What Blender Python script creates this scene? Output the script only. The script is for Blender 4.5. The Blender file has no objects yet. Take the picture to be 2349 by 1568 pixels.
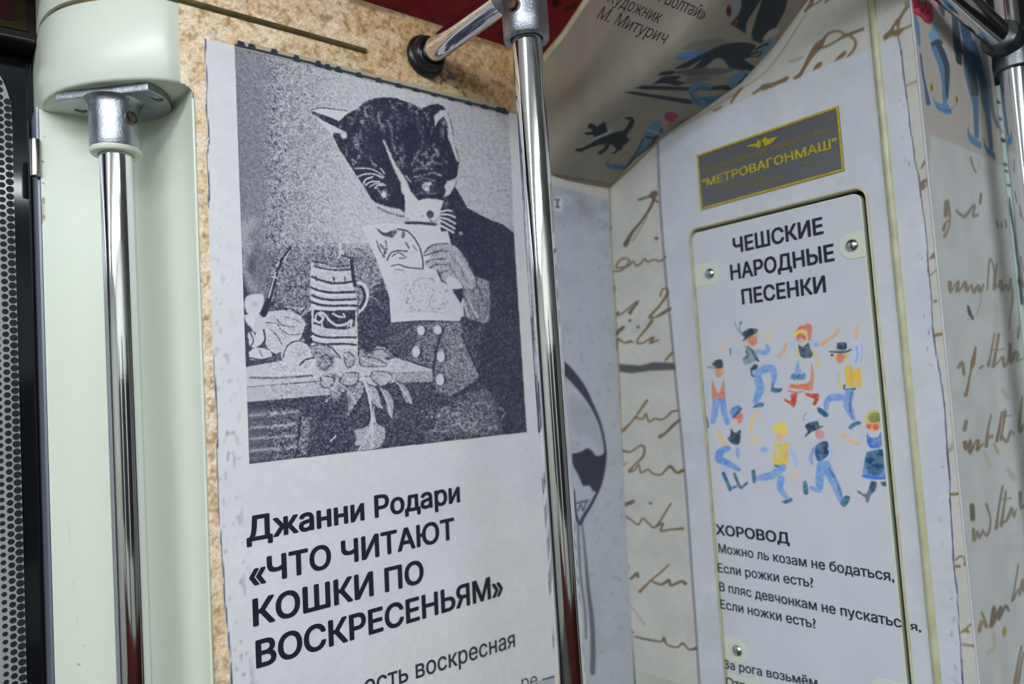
import bpy, bmesh, math
import numpy as np
from mathutils import Vector, Matrix
from mathutils.bvhtree import BVHTree

scene = bpy.context.scene
COL = scene.collection

# ------------------------------------------------------------------ camera
F = 1621.0
CX, CY = 1174.5, 784.0
yaw, pit, roll = [math.radians(a) for a in (39.205, 3.231, -3.770)]
CAM = np.array([0.0, 0.0, 1.6])
fw = np.array([math.sin(yaw)*math.cos(pit), math.cos(yaw)*math.cos(pit), math.sin(pit)])
_r = np.cross(fw, [0, 0, 1.0]); _r /= np.linalg.norm(_r); _u = np.cross(_r, fw)
RT = _r*math.cos(roll)+_u*math.sin(roll)
UP = -_r*math.sin(roll)+_u*math.cos(roll)
cam_d = bpy.data.cameras.new('camera')
cam = bpy.data.objects.new('camera', cam_d); COL.objects.link(cam)
cam.matrix_world = Matrix(((RT[0], UP[0], -fw[0], CAM[0]), (RT[1], UP[1], -fw[1], CAM[1]),
                           (RT[2], UP[2], -fw[2], CAM[2]), (0, 0, 0, 1)))
cam_d.sensor_fit = 'HORIZONTAL'; cam_d.sensor_width = 36.0; cam_d.lens = F/2349*36
cam_d.clip_start = 0.01
cam_d.dof.use_dof = True; cam_d.dof.focus_distance = 0.76; cam_d.dof.aperture_fstop = 2.8
scene.camera = cam

# ------------------------------------------------------------------ world, exposure
w = bpy.data.worlds.new('world'); scene.world = w; w.use_nodes = True
w.node_tree.nodes['Background'].inputs[0].default_value = (0.02, 0.022, 0.025, 1)
w.node_tree.nodes['Background'].inputs[1].default_value = 1.0
scene.view_settings.view_transform = 'Standard'; scene.view_settings.look = 'None'
scene.view_settings.gamma = 1; scene.view_settings.use_curve_mapping = False
scene.view_settings.exposure = 0.0

# ------------------------------------------------------------------ helpers
def lin(c):
    c = np.asarray(c, float)/255.0
    return np.where(c <= 0.04045, c/12.92, ((c+0.055)/1.055)**2.4)
def L4(c, g=1.0):
    a = np.clip(lin(c)*g, 0, 0.95); return (float(a[0]), float(a[1]), float(a[2]), 1)
def mat(name, color, rough=0.5, metal=0.0, spec=0.5, emit=None, estr=0, noise=None, bump=0.0, bscale=200, coat=0):
    m = bpy.data.materials.new(name); m.use_nodes = True
    nt = m.node_tree; b = nt.nodes['Principled BSDF']
    b.inputs['Base Color'].default_value = color if len(color) == 4 else L4(color)
    b.inputs['Roughness'].default_value = rough; b.inputs['Metallic'].default_value = metal
    b.inputs['Specular IOR Level'].default_value = spec
    b.inputs['Coat Weight'].default_value = coat
    if emit is not None:
        b.inputs['Emission Color'].default_value = emit; b.inputs['Emission Strength'].default_value = estr
    tc = nt.nodes.new('ShaderNodeTexCoord')
    if noise:
        col2, sc, det = noise
        n = nt.nodes.new('ShaderNodeTexNoise'); n.inputs['Scale'].default_value = sc; n.inputs['Detail'].default_value = det
        nt.links.new(tc.outputs['Object'], n.inputs['Vector'])
        mx = nt.nodes.new('ShaderNodeMix'); mx.data_type = 'RGBA'
        mx.inputs[6].default_value = b.inputs['Base Color'].default_value[:]
        mx.inputs[7].default_value = col2 if len(col2) == 4 else L4(col2)
        rp = nt.nodes.new('ShaderNodeValToRGB'); rp.color_ramp.elements[0].position = .4; rp.color_ramp.elements[1].position = .65
        nt.links.new(n.outputs['Fac'], rp.inputs[0]); nt.links.new(rp.outputs[0], mx.inputs[0])
        nt.links.new(mx.outputs[2], b.inputs['Base Color'])
    if bump:
        n2 = nt.nodes.new('ShaderNodeTexNoise'); n2.inputs['Scale'].default_value = bscale; n2.inputs['Detail'].default_value = 3
        nt.links.new(tc.outputs['Object'], n2.inputs['Vector'])
        bp = nt.nodes.new('ShaderNodeBump'); bp.inputs['Strength'].default_value = bump; bp.inputs['Distance'].default_value = 0.001
        nt.links.new(n2.outputs['Fac'], bp.inputs['Height']); nt.links.new(bp.outputs[0], b.inputs['Normal'])
    return m
def paint_mat(name, rough=0.45, spec=0.4, bump=0.05, bscale=350, metal=0.0):
    m = mat(name, (0.5, 0.5, 0.5, 1), rough, metal, spec, bump=bump, bscale=bscale)
    nt = m.node_tree; a = nt.nodes.new('ShaderNodeAttribute'); a.attribute_name = 'Col'
    nt.links.new(a.outputs['Color'], nt.nodes['Principled BSDF'].inputs['Base Color'])
    return m

def obj(name, me, m=None, parent=None):
    o = bpy.data.objects.new(name, me); COL.objects.link(o)
    if m is not None and not me.materials: me.materials.append(m)
    if parent is not None: o.parent = parent
    return o
def struct(o):
    o['kind'] = 'structure'; return o
def tag(o, label, cat, group=None):
    o['label'] = label; o['category'] = cat
    if group: o['group'] = group
    return o
def empty(name, loc, label, cat, group=None):
    o = bpy.data.objects.new(name, None); COL.objects.link(o); o.location = loc
    o.empty_display_size = 0.01
    return tag(o, label, cat, group)
def relparent(o, p):
    """parent while the mesh stays in world coordinates"""
    o.parent = p; o.matrix_parent_inverse = Matrix.Translation(-Vector(p.location)); return o

def bm_new(): return bmesh.new()
def bm_me(bm, name='mesh', smooth=True):
    me = bpy.data.meshes.new(name); bmesh.ops.recalc_face_normals(bm, faces=bm.faces[:]); bm.to_mesh(me); bm.free()
    if smooth:
        for p in me.polygons: p.use_smooth = True
        me.set_sharp_from_angle(angle=math.radians(50))
    return me
def box(bm, a, b, bev=0.0):
    a = Vector(a); b = Vector(b)
    r = bmesh.ops.create_cube(bm, size=1.0)
    bmesh.ops.scale(bm, vec=(b-a), verts=r['verts']); bmesh.ops.translate(bm, vec=(a+b)/2, verts=r['verts'])
    if bev:
        es = list({e for v in r['verts'] for e in v.link_edges})
        bmesh.ops.bevel(bm, geom=es, offset=bev, segments=3, affect='EDGES', profile=0.5)
def tube(bm, path, rad, seg=48, cap=True):
    """swept circle; rad a number or a list"""
    pts = [Vector(p) for p in path]; n = len(pts); rad = rad if hasattr(rad, '__len__') else [rad]*n
    t0 = (pts[1]-pts[0]).normalized()
    ref = Vector((0, 0, 1)) if abs(t0.z) < .9 else Vector((1, 0, 0))
    a = t0.cross(ref).normalized(); rings = []
    for i, p in enumerate(pts):
        if i == 0: t = t0
        elif i == n-1: t = (pts[i]-pts[i-1]).normalized()
        else:
            t = (pts[i+1]-pts[i-1])
            t = t.normalized() if t.length > 1e-9 else (pts[i]-pts[i-1]).normalized()
        a = (a - t*a.dot(t)).normalized(); b = t.cross(a)
        rings.append([bm.verts.new(p+(a*math.cos(2*math.pi*k/seg)+b*math.sin(2*math.pi*k/seg))*rad[i]) for k in range(seg)])
    for i in range(n-1):
        for k in range(seg):
            bm.faces.new((rings[i][k], rings[i][(k+1) % seg], rings[i+1][(k+1) % seg], rings[i+1][k]))
    if cap:
        bm.faces.new(rings[0]); bm.faces.new(rings[-1])
def lathe(bm, base, axis, prof, seg=48):
    """prof: list of (radius, distance along axis)"""
    base = Vector(base); ax = Vector(axis).normalized()
    ref = Vector((0, 0, 1)) if abs(ax.z) < .9 else Vector((1, 0, 0))
    a = ax.cross(ref).normalized(); b = ax.cross(a); rings = []
    for r, h in prof:
        r = max(r, 1e-5)
        rings.append([bm.verts.new(base+ax*h+(a*math.cos(2*math.pi*k/seg)+b*math.sin(2*math.pi*k/seg))*r) for k in range(seg)])
    for i in range(len(rings)-1):
        for k in range(seg):
            bm.faces.new((rings[i][k], rings[i][(k+1) % seg], rings[i+1][(k+1) % seg], rings[i+1][k]))
    bm.faces.new(rings[0]); bm.faces.new(rings[-1])
def sharp(o, ang=35):
    me = o.data
    me.set_sharp_from_angle(angle=math.radians(ang)) if hasattr(me, 'set_sharp_from_angle') else None
    return o

# pixel <-> world (used to read positions off the photograph)
def ray(x, y): return fw + RT*((x-CX)/F) - UP*((y-CY)/F)
def proj(P):
    d = np.asarray(P, float)-CAM; ww = d@fw
    ww = np.where(np.abs(ww) < 1e-6, 1e-6, ww)
    return np.stack([CX+(d@RT)*F/ww, CY-(d@UP)*F/ww], -1)
S_W, Y_W, Z_W = -0.027, 0.745, 1.95                       # side wall leans in a little
XE, YR = 0.8244, 0.2895                                    # end wall, its free edge
def wallY(z): return Y_W + S_W*(z-Z_W)
def onW(x, y):
    d = ray(x, y); return CAM + d*((Y_W+S_W*(1.6-Z_W))/(d[1]-S_W*d[2]))
def onE(x, y):
    d = ray(x, y); return CAM + d*(XE/d[0])
def onY(x, y, Y):
    d = ray(x, y); return CAM + d*(Y/d[1])
def onZ(x, y, Z):
    d = ray(x, y); return CAM + d*((Z-1.6)/d[2])
def atd(x, y, t): return CAM + ray(x, y)*t
def tf(ox, oy, s):
    def g(pts): return [(ox+x/s, oy+y/s) for x, y in pts]
    return g

# ------------------------------------------------------------------ printing: shapes given as outlines, turned to vertex colours of a fine grid
def vnoise(u, v, sc, seed):
    rng = np.random.RandomState(seed); n = 256; lat = rng.rand(n, n)
    x = u*sc; y = v*sc; xi = np.floor(x).astype(int); yi = np.floor(y).astype(int)
    fx = x-xi; fy = y-yi; fx = fx*fx*(3-2*fx); fy = fy*fy*(3-2*fy)
    a = lat[xi % n, yi % n]; b = lat[(xi+1) % n, yi % n]; c = lat[xi % n, (yi+1) % n]; d = lat[(xi+1) % n, (yi+1) % n]
    return (a*(1-fx)+b*fx)*(1-fy)+(c*(1-fx)+d*fx)*fy
def segdist(P, a, b):
    ab = b-a; t = np.clip(((P-a)@ab)/max(ab@ab, 1e-9), 0, 1)
    q = P-(a+t[:, None]*ab); return np.sqrt((q*q).sum(1)), t
def smooth_path(pts, k=5):
    pts = np.array(pts, float)
    if len(pts) < 3: return pts
    P = np.vstack([2*pts[0]-pts[1], pts, 2*pts[-1]-pts[-2]]); out = []
    for i in range(1, len(P)-2):
        for j in range(k):
            t = j/k
            out.append(0.5*((2*P[i])+(-P[i-1]+P[i+1])*t+(2*P[i-1]-5*P[i]+4*P[i+1]-P[i+2])*t*t+(-P[i-1]+3*P[i]-3*P[i+1]+P[i+2])*t**3))
    out.append(P[-2]); return np.array(out)
def mask_of(px, sh):
    """coverage 0..1 of one shape over the points px"""
    kind = sh[0]; soft = sh[3]
    if kind == 'ell':
        cx, cy, rx, ry, ang = sh[1]; m = max(rx, ry)+soft*2+1
        sel = np.where((abs(px[:, 0]-cx) < m) & (abs(px[:, 1]-cy) < m))[0]
        if not len(sel): return sel, None
        d = px[sel]-(cx, cy); c, s = math.cos(ang), math.sin(ang)
        x = (d[:, 0]*c+d[:, 1]*s)/rx; y = (-d[:, 0]*s+d[:, 1]*c)/ry
        dist = (np.sqrt(x*x+y*y)-1)*min(rx, ry)
        return sel, np.clip(0.5-dist/max(soft, .5), 0, 1)
    if kind == 'line':
        pts, wd = sh[1]; pts = smooth_path(pts)
        wd = np.interp(np.linspace(0, 1, len(pts)), np.linspace(0, 1, len(wd)), wd) if hasattr(wd, '__len__') else np.full(len(pts), wd)
        m = wd.max()+soft+1; lo = pts.min(0)-m; hi = pts.max(0)+m
        sel = np.where((px[:, 0] > lo[0]) & (px[:, 0] < hi[0]) & (px[:, 1] > lo[1]) & (px[:, 1] < hi[1]))[0]
        if not len(sel): return sel, None
        P = px[sel]; best = np.full(len(sel), 1e9)
        for i in range(len(pts)-1):
            d, t = segdist(P, pts[i], pts[i+1]); best = np.minimum(best, d-(wd[i]+(wd[i+1]-wd[i])*t)/2)
        return sel, np.clip(0.5-best/max(soft, .5), 0, 1)
    pts = np.array(sh[1], float)
    if kind == 'blob': pts = smooth_path(np.vstack([pts, pts[:1]]), 4)
    lo = pts.min(0)-soft-1; hi = pts.max(0)+soft+1
    sel = np.where((px[:, 0] > lo[0]) & (px[:, 0] < hi[0]) & (px[:, 1] > lo[1]) & (px[:, 1] < hi[1]))[0]
    if not len(sel): return sel, None
    P = px[sel]; ins = np.zeros(len(sel), bool); best = np.full(len(sel), 1e9)
    for i in range(len(pts)):
        a = pts[i]; b = pts[(i+1) % len(pts)]
        c = (a[1] > P[:, 1]) != (b[1] > P[:, 1])
        with np.errstate(divide='ignore', invalid='ignore'):
            xx = a[0]+(P[:, 1]-a[1])*(b[0]-a[0])/(b[1]-a[1] if b[1] != a[1] else 1e-9)
        ins ^= c & (P[:, 0] < xx)
        d, _ = segdist(P, a, b); best = np.minimum(best, d)
    sd = np.where(ins, -best, best)
    return sel, np.clip(0.5-sd/max(soft, .5), 0, 1)
def raster(px, val, shapes):
    """shape = (kind, geometry, value, softness, alpha)"""
    for sh in shapes:
        sel, m = mask_of(px, sh)
        if m is None: continue
        al = (m*(sh[4] if len(sh) > 4 else 1.0))[:, None]
        val[sel] = val[sel]*(1-al)+np.asarray(sh[2], float)*al
    return val
def grid_mesh(name, P, colors, m, parent=None, keep=None):
    """P: (nu,nv,3) points, colors: (nu*nv,3) sRGB 0..255 already in albedo terms (linear given by caller)"""
    nu, nv = P.shape[:2]; me = bpy.data.meshes.new(name)
    idx = np.arange(nu*nv).reshape(nu, nv)
    q = np.stack([idx[:-1, :-1], idx[1:, :-1], idx[1:, 1:], idx[:-1, 1:]], -1).reshape(-1, 4)
    if keep is not None:
        cc = P.reshape(-1, 3)[q].mean(1); q = q[keep(cc)]
    me.vertices.add(nu*nv); me.vertices.foreach_set('co', P.reshape(-1).astype(np.float32))
    me.loops.add(len(q)*4); me.loops.foreach_set('vertex_index', q.reshape(-1).astype(np.int32))
    me.polygons.add(len(q)); me.polygons.foreach_set('loop_start', np.arange(0, len(q)*4, 4, dtype=np.int32))
    me.polygons.foreach_set('loop_total', np.full(len(q), 4, dtype=np.int32))
    me.polygons.foreach_set('use_smooth', np.ones(len(q), dtype=bool))
    me.update(calc_edges=True)
    a = me.color_attributes.new('Col', 'FLOAT_COLOR', 'POINT')
    c = np.ones((nu*nv, 4), np.float32); c[:, :3] = colors; a.data.foreach_set('color', c.reshape(-1))
    me.materials.append(m)
    o = bpy.data.objects.new(name, me); COL.objects.link(o)
    if parent is not None: relparent(o, parent)
    return o
def plane_grid(p00, pu, pv, nu, nv):
    s = np.linspace(0, 1, nu)[:, None, None]; t = np.linspace(0, 1, nv)[None, :, None]
    return np.asarray(p00)+s*(np.asarray(pu)-np.asarray(p00))+t*(np.asarray(pv)-np.asarray(p00))

# lettering as real meshes lying on their surface
def text_verts(s, bold=0.0, shear=0.0):
    """outline of the built-in font, filled by non-zero winding"""
    from mathutils import geometry
    cu = bpy.data.curves.new('t', 'FONT'); cu.body = s; cu.shear = shear
    cu.resolution_u = 4; cu.fill_mode = 'NONE'
    o = bpy.data.objects.new('t', cu); COL.objects.link(o)
    bpy.context.view_layer.update()
    dg = bpy.context.evaluated_depsgraph_get()
    m0 = bpy.data.meshes.new_from_object(o.evaluated_get(dg))
    V = [Vector(v.co[:2]) for v in m0.vertices]; E_ = [tuple(e.vertices) for e in m0.edges]
    vo, eo, fo = geometry.delaunay_2d_cdt(V, E_, [], 0, 1e-6, False)[:3]
    A = np.array([V[a] for a, b in E_]); B = np.array([V[b] for a, b in E_]); keep = []
    vo_ = np.array([tuple(p) for p in vo])
    for f in fo:
        c = vo_[list(f)].mean(0)
        up = (A[:, 1] <= c[1]) & (B[:, 1] > c[1]); dn = (A[:, 1] > c[1]) & (B[:, 1] <= c[1])
        with np.errstate(all='ignore'): x = A[:, 0]+(c[1]-A[:, 1])*(B[:, 0]-A[:, 0])/(B[:, 1]-A[:, 1])
        if (up & (x > c[0])).sum() != (dn & (x > c[0])).sum(): keep.append(tuple(f))
    me = bpy.data.meshes.new('lettering'); me.from_pydata([(p[0], p[1], 0) for p in vo_], [], keep)
    co = np.array([(p[0], p[1], 0.0) for p in vo_])
    bpy.data.objects.remove(o); bpy.data.curves.remove(cu); bpy.data.meshes.remove(m0)
    if bold:
        # heavier strokes: the same glyphs laid over one another with tiny shifts
        bm = bmesh.new(); bm.from_mesh(me); base = list(bm.faces); n0 = len(bm.verts); sh_ = []
        for k, (dx, dy) in enumerate(((bold, 0), (-bold, 0), (0, bold*.7), (0, -bold*.7), (bold*.7, bold*.6), (-bold*.7, bold*.6), (bold*.7, -bold*.6), (-bold*.7, -bold*.6))):
            g = bmesh.ops.duplicate(bm, geom=base)
            for e in g['geom']:
                if isinstance(e, bmesh.types.BMVert): e.co.x += dx; e.co.y += dy; e.co.z += 0.02*(k+1)
        bm.to_mesh(me); bm.free(); co = np.zeros(len(me.vertices)*3); me.vertices.foreach_get('co', co); co = co.reshape(-1, 3)
    return me, co
_caph = {}
def caph(bold):
    if bold not in _caph:
        me, co = text_verts('Н', bold); _caph[bold] = (co[:, 1].min(), co[:, 1].max())
    return _caph[bold]
def letter_on(s, mapf, a, b, top, m, parent, nrm, bold=0.0, lift=0.0006, name='lettering', label=None):
    """a,b: baseline ends in the photo, top: point straight above a at capital height; mapf: photo point -> surface"""
    me, co = text_verts(s, bold)
    P0 = mapf(*a); P1 = mapf(*b); PT = mapf(*top)
    x0, x1 = co[:, 0].min(), co[:, 0].max(); y0, y1 = caph(bold)
    U = (P1-P0); H = np.linalg.norm(PT-P0)
    V = np.array([0, S_W if mapf is onW else 0, 1.0]); V /= np.linalg.norm(V); V = V*H
    W = P0+((co[:, 0:1]-x0)/(x1-x0))*U+((co[:, 1:2]-y0)/(y1-y0))*V+np.asarray(nrm)*(lift+co[:, 2:3]*0.0006)
    me.vertices.foreach_set('co', W.reshape(-1).astype(np.float32)); me.update()
    me.materials.clear(); me.materials.append(m)
    o = bpy.data.objects.new(name, me); COL.objects.link(o)
    if parent is not None: relparent(o, parent)
    if label: o['label'] = label
    return o
N_W = np.array([0, -1, S_W]); N_W /= np.linalg.norm(N_W)
N_E = np.array([-1.0, 0, 0])

#==================================================================== MATERIALS
G_L, G_E, G_S, G_R = 1.19, 1.02, 1.02, 1.85      # print brightness of each wrap, left / end / soffit / return
chrome = mat('chrome', (0.80, 0.81, 0.84, 1), 0.07, 1.0, bump=0.05, bscale=60)
cast = mat('cast_aluminium', (0.40, 0.42, 0.46, 1), 0.38, 1.0, noise=((0.30, 0.32, 0.35, 1), 60, 5), bump=0.35, bscale=500)
castdark = mat('cast_dark', (0.22, 0.23, 0.24, 1), 0.4, 1.0, noise=((0.12, 0.13, 0.13, 1), 50, 5), bump=0.3, bscale=400)
rubber = mat('black_rubber', (0.012, 0.012, 0.014, 1), 0.28)
cream = mat('cream_plastic', (214, 220, 204), 0.3, bump=0.04, bscale=120)
creamdark = mat('cream_trim', (196, 196, 160), 0.35, noise=((178, 176, 138), 40, 3))
olive = mat('olive_strip', (98, 90, 55), 0.45, noise=((70, 62, 38), 60, 4))
ink = mat('ink_dark', (26, 33, 44), 0.5)
ink2 = mat('ink_soft', (48, 52, 62), 0.5)
ink3 = mat('ink_soffit', (62, 64, 68), 0.5)
gold = mat('gold_enamel', (196, 176, 26), 0.4, 0.0, noise=((172, 150, 20), 300, 3))
golddark = mat('gold_enamel_small', (140, 126, 34), 0.5)
plaquem = mat('plaque_metal', (112, 116, 120), 0.35, 0.55, bump=0.2, bscale=700)
steel = mat('steel_screw', (0.55, 0.56, 0.58, 1), 0.18, 1.0)
brass = mat('bolt_brown', (0.16, 0.11, 0.08, 1), 0.35, 0.9)
black = mat('black_paint', (0.008, 0.008, 0.010, 1), 0.25)
blackm = mat('black_gap', (0.006, 0.006, 0.005, 1), 0.8)
vinyl = paint_mat('printed_vinyl', 0.38, 0.4)
vinyl_m = paint_mat('printed_vinyl_matt', 0.55, 0.3)
#==================================================================== CAR SHELL (behind and around the camera)
fl = mat('floor_lino', (70, 66, 60), 0.5, noise=((55, 50, 46), 30, 4))
ceil_m = mat('ceiling_paint', (205, 205, 198), 0.5, bump=0.03)
opp_m = mat('opposite_wall', (198, 200, 188), 0.5, noise=((185, 186, 172), 6, 3))
redbrown = mat('dado_red', (92, 34, 28), 0.5, noise=((78, 26, 22), 30, 3))
glassdark = mat('window_glass', (0.01, 0.012, 0.016, 1), 0.05)
def sbox(name, a, b, m, bev=0):
    bm = bm_new(); box(bm, a, b, bev); return struct(obj(name, bm_me(bm, smooth=False), m))
sbox('floor', (-3.2, -2.0, -0.05), (2.4, 1.0, 0.0), fl)
sbox('ceiling', (-3.2, -2.0, 2.36), (2.4, 0.60, 2.40), ceil_m)
sbox('wall_opposite', (-3.2, -2.0, 0.60), (2.4, -1.95, 2.36), opp_m)
sbox('baseboard_opposite', (-3.2, -2.0, 0.0), (2.4, -1.93, 0.60), redbrown)  # unseen red-brown band, added for a reddish reflection in the rails
sbox('wall_rear', (-3.25, -2.0, 0.0), (-3.2, 1.0, 2.4), opp_m)
sbox('wall_front', (2.35, -2.0, 0.0), (2.4, 0.30, 2.4), opp_m)
for i, x in enumerate((-2.7, -1.3, 0.1)):
    bm = bm_new(); box(bm, (x, -1.952, 0.95), (x+1.1, -1.94, 1.75), 0.004)
    struct(obj('window_%d' % (i+1), bm_me(bm, smooth=False), glassdark))
# strip lights of the ceiling
lampbody = mat('lamp_housing', (190, 190, 186), 0.4)
diff = mat('lamp_diffuser', (0.9, 0.9, 0.9, 1), 0.4, emit=(0.90, 0.955, 1.03, 1), estr=29.5)
for (y, x0, x1, zl, where) in ((-0.80, -2.6, -1.3, 2.36, 'middle row, rear'), (-0.80, -1.2, 0.40, 2.36, 'middle row, near the camera'), (-1.40, -2.6, -1.3, 2.36, 'far row, rear'),
        (-1.40, -1.2, 0.10, 2.36, 'far row, opposite the poster'), (0.18, -2.6, -1.3, 2.30, 'row along the side wall, rear'), (0.18, -1.2, 0.02, 2.30, 'row along the side wall, nearest the cat poster')):
    lm = empty('ceiling_light', ((x0+x1)/2, y, zl), 'long white ceiling light, '+where, 'light', 'ceiling lights along the carriage')
    bm = bm_new(); box(bm, (x0, y-0.06, zl-.035), (x1, y+0.06, zl), 0.006); relparent(obj('housing', bm_me(bm, smooth=False), lampbody), lm)
    bm = bm_new(); box(bm, (x0+.02, y-0.045, zl-.060), (x1-.02, y+0.045, zl-.035), 0.006); relparent(obj('diffuser', bm_me(bm, smooth=False), diff), lm)
for i, x in enumerate((-2.2, -0.85, 0.62)):  # unseen dark leaves and panes, added as stripes for the chrome to reflect
    sbox('door_%d' % (i+3), (x, -1.955, 0.02), (x+0.42, -1.935, 1.92), mat('door_leaf_%d' % i, (96, 98, 96), 0.4), 0.004)
    sbox('window_%d' % (i+4), (x+.06, -1.936, 1.0), (x+0.36, -1.930, 1.75), glassdark)

#==================================================================== SIDE WALL (burlap printed vinyl) with the dark grey print next to the corner
def dark(P, amp, sc, seed): return 1-amp*(vnoise(P[:, 0], P[:, 2], sc, seed))
nu, nv = 420, 640
X0, X1, ZB, ZT = 0.1965, 0.8244, 1.12, 2.0725
xs = np.linspace(X0, X1, nu)[:, None]; zs = np.linspace(ZB, ZT, nv)[None, :]
P = np.stack(np.broadcast_arrays(xs, wallY(zs), zs), -1)
Pf = P.reshape(-1, 3); px = proj(Pf)
u, v = Pf[:, 0], Pf[:, 2]
n1 = vnoise(u, v, 45, 1); n2 = vnoise(u, v, 130, 2); n3 = vnoise(u+v, v-u, 420, 3); n4 = vnoise(u, v, 300, 4)
k = np.clip((u-0.20)/0.42, 0, 1)
lightc = np.array([228, 211, 186.]); tanc = np.array([188, 150, 100.]); dk = np.array([132, 104, 72.])
f = np.clip(0.25+0.55*k+0.5*(n2-0.5)+0.35*(n1-.5), 0, 1)[:, None]
val = lightc*(1-f)+tanc*f
g = np.clip((n2*0.35+n4*0.65-0.56+0.10*k)*2.2, 0, 0.6)[:, None]
val = val*(1-g)+dk*g
weave = (np.sin((u*1.0+v*0.7)*2*np.pi*230)*0.5+np.sin((u*0.7-v)*2*np.pi*230)*0.5)
val = val*(1+0.03+0.13*k*weave+0.26*(n3-.5))[:, None]
# navy specks printed round the rail fixing
sp = np.clip((vnoise(u, v, 190, 9)-0.70)*9, 0, 1)*np.clip(1.25-np.hypot(u-0.53, (v-1.985)*1.1)/0.055, 0, 1)
val = val*(1-sp[:, None]*.8)+np.array([62, 62, 92.])*sp[:, None]*.8
T4 = tf(400, 0, 2.61); TB = tf(900, 0, 5.2275)
sh = []
# darker upper border of the burlap
sh.append(('line', (T4([(1060, 0), (1250, 52), (1450, 95), (1610, 160)]), 16), (112, 98, 78), 10, .65))
sh.append(('line', (T4([(1780, 235), (1900, 262), (2030, 300)]), 10), (120, 92, 62), 10, .6))
# grey print right of the pole
sh.append(('poly', [(1235, 250), (1290, 404), (1400, 430), (1460, 600), (1480, 1100), (1500, 1568), (1520, 1700), (1225, 1700)], (176, 180, 188), 2, 1))
val = raster(px, val, sh)
inr = (u > 0.672) & (v < 1.905)
spk = np.clip((vnoise(u, v, 170, 11)-0.80)*5, 0, 1)*0.35+np.clip((vnoise(u, v, 40, 12)-0.55)*1.5, 0, .5)*0.18
top = np.clip(1-np.abs(v-1.862)/0.045, 0, 1)*np.clip(vnoise(u, v, 60, 13)*1.3-.25, 0, 1)*0.55
kk = (np.clip(spk+top, 0, .8)*inr)[:, None]; val = val*(1-kk)+np.array([112, 112, 128.])*kk
sh = [('poly', [(1262, 398), (1400, 428), (1402, 462), (1330, 440), (1262, 425)], (196, 190, 178), 6, .75)]
TE = tf(1200, 850, 2.184); TD = tf(1200, 380, 3.016)
sh += [('line', (TE([(30, -260), (130, -80), (210, -10), (285, 75), (340, 165), (385, 265), (407, 360), (412, 430), (400, 520), (380, 590), (340, 670), (300, 735), (285, 765), (265, 720), (255, 600)]), [14, 22, 24, 20, 10, 7, 6, 6, 6, 6, 7, 8, 8, 6, 4]), (58, 60, 74), 3, 1),
       ('blob', TE([(245, 415), (290, 405), (320, 388), (345, 400), (365, 425), (395, 420), (413, 405), (410, 470), (395, 540), (375, 600), (350, 600), (330, 575), (300, 575), (280, 530), (250, 470)]), (52, 54, 66), 3, 1),
       ('blob', TE([(225, 130), (300, 150), (360, 230), (395, 330), (390, 400), (330, 330), (250, 300)]), (150, 152, 160), 14, .5),
       ('line', (TE([(275, 760), (280, 900), (290, 1050), (310, 1200), (315, 1340)]), 4), (86, 88, 100), 4, .9),
       ('line', (TE([(295, 770), (310, 900), (325, 1080), (345, 1250), (350, 1400), (348, 1510)]), [4, 5, 8, 11, 12, 12]), (92, 94, 104), 4, .9),
       ('line', (TE([(262, 665), (300, 655), (325, 650)]), 4), (70, 70, 80), 3, 1),
       ('line', (TE([(275, 700), (290, 670), (300, 700), (315, 660)]), 3), (70, 70, 80), 3, 1),
       ('poly', TD([(212, 215), (272, 215), (272, 312), (212, 305)]), (205, 208, 212), 3, .9),
       ('line', (TD([(220, 232), (252, 236)]), 4), (70, 72, 84), 2, 1), ('line', (TD([(238, 234), (238, 285)]), 4), (70, 72, 84), 2, 1),
       ('line', (TD([(226, 285), (250, 288)]), 4), (70, 72, 84), 2, 1)]
val = raster(px, val, sh)
def keep_w(c):
    x, z = c[:, 0], c[:, 2]; notch = (x < 0.2085) & (z < 1.9255)
    cx, cz = 0.2085-0.013, 1.9255-0.013
    corner = (x > cx) & (z > cz) & (np.hypot(x-cx, z-cz) > 0.013)
    return ~notch | corner
side = grid_mesh('wall_left', P, lin(np.clip(val, 0, 255))*G_L, vinyl, keep=keep_w); struct(side)
sbox('wall_left_lower', (0.2080, 0.772, 0.0), (0.8244, 0.80, 1.12), opp_m)

# olive gasket strip lying in the joint at the top
bm = bm_new()
zz = 2.0112
tube(bm, [(0.196, wallY(zz)-.001, zz+.0005), (0.30, wallY(zz)-.001, zz), (0.4075, wallY(zz)-.001, zz-.0010)], 0.0030, 16)
tag(obj('gasket_strip', bm_me(bm), olive), 'dark olive rubber strip running along the burlap wall above the cat poster', 'trim strip')

#==================================================================== RED CEILING COVE
cove_y = np.array([0.7417, 0.69, 0.648, 0.60, 0.50, 0.40, 0.25, 0.10, -0.10, -0.40])
cove_z = np.array([2.0725, 2.092, 2.116, 2.145, 2.19, 2.225, 2.27, 2.305, 2.33, 2.345])
def zc(y): return np.interp(-np.asarray(y), -cove_y, cove_z)
NX, NV = 160, 110
xs = np.linspace(0.19, 0.712, NX)[:, None]; ys = np.linspace(0.7417, 0.10, NV)[None, :]
P = np.stack(np.broadcast_arrays(xs, ys, zc(ys)), -1)
px = proj(P.reshape(-1, 3)); val = np.tile(np.array([165, 30, 44.]), (NX*NV, 1))
nn = vnoise(P.reshape(-1, 3)[:, 0], P.reshape(-1, 3)[:, 1], 90, 21)
val *= (0.93+0.14*nn)[:, None]
TQ = tf(1150, 0, 3.356); TA = tf(400, 0, 2.61); TF = tf(1200, 0, 5.8725)
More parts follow.
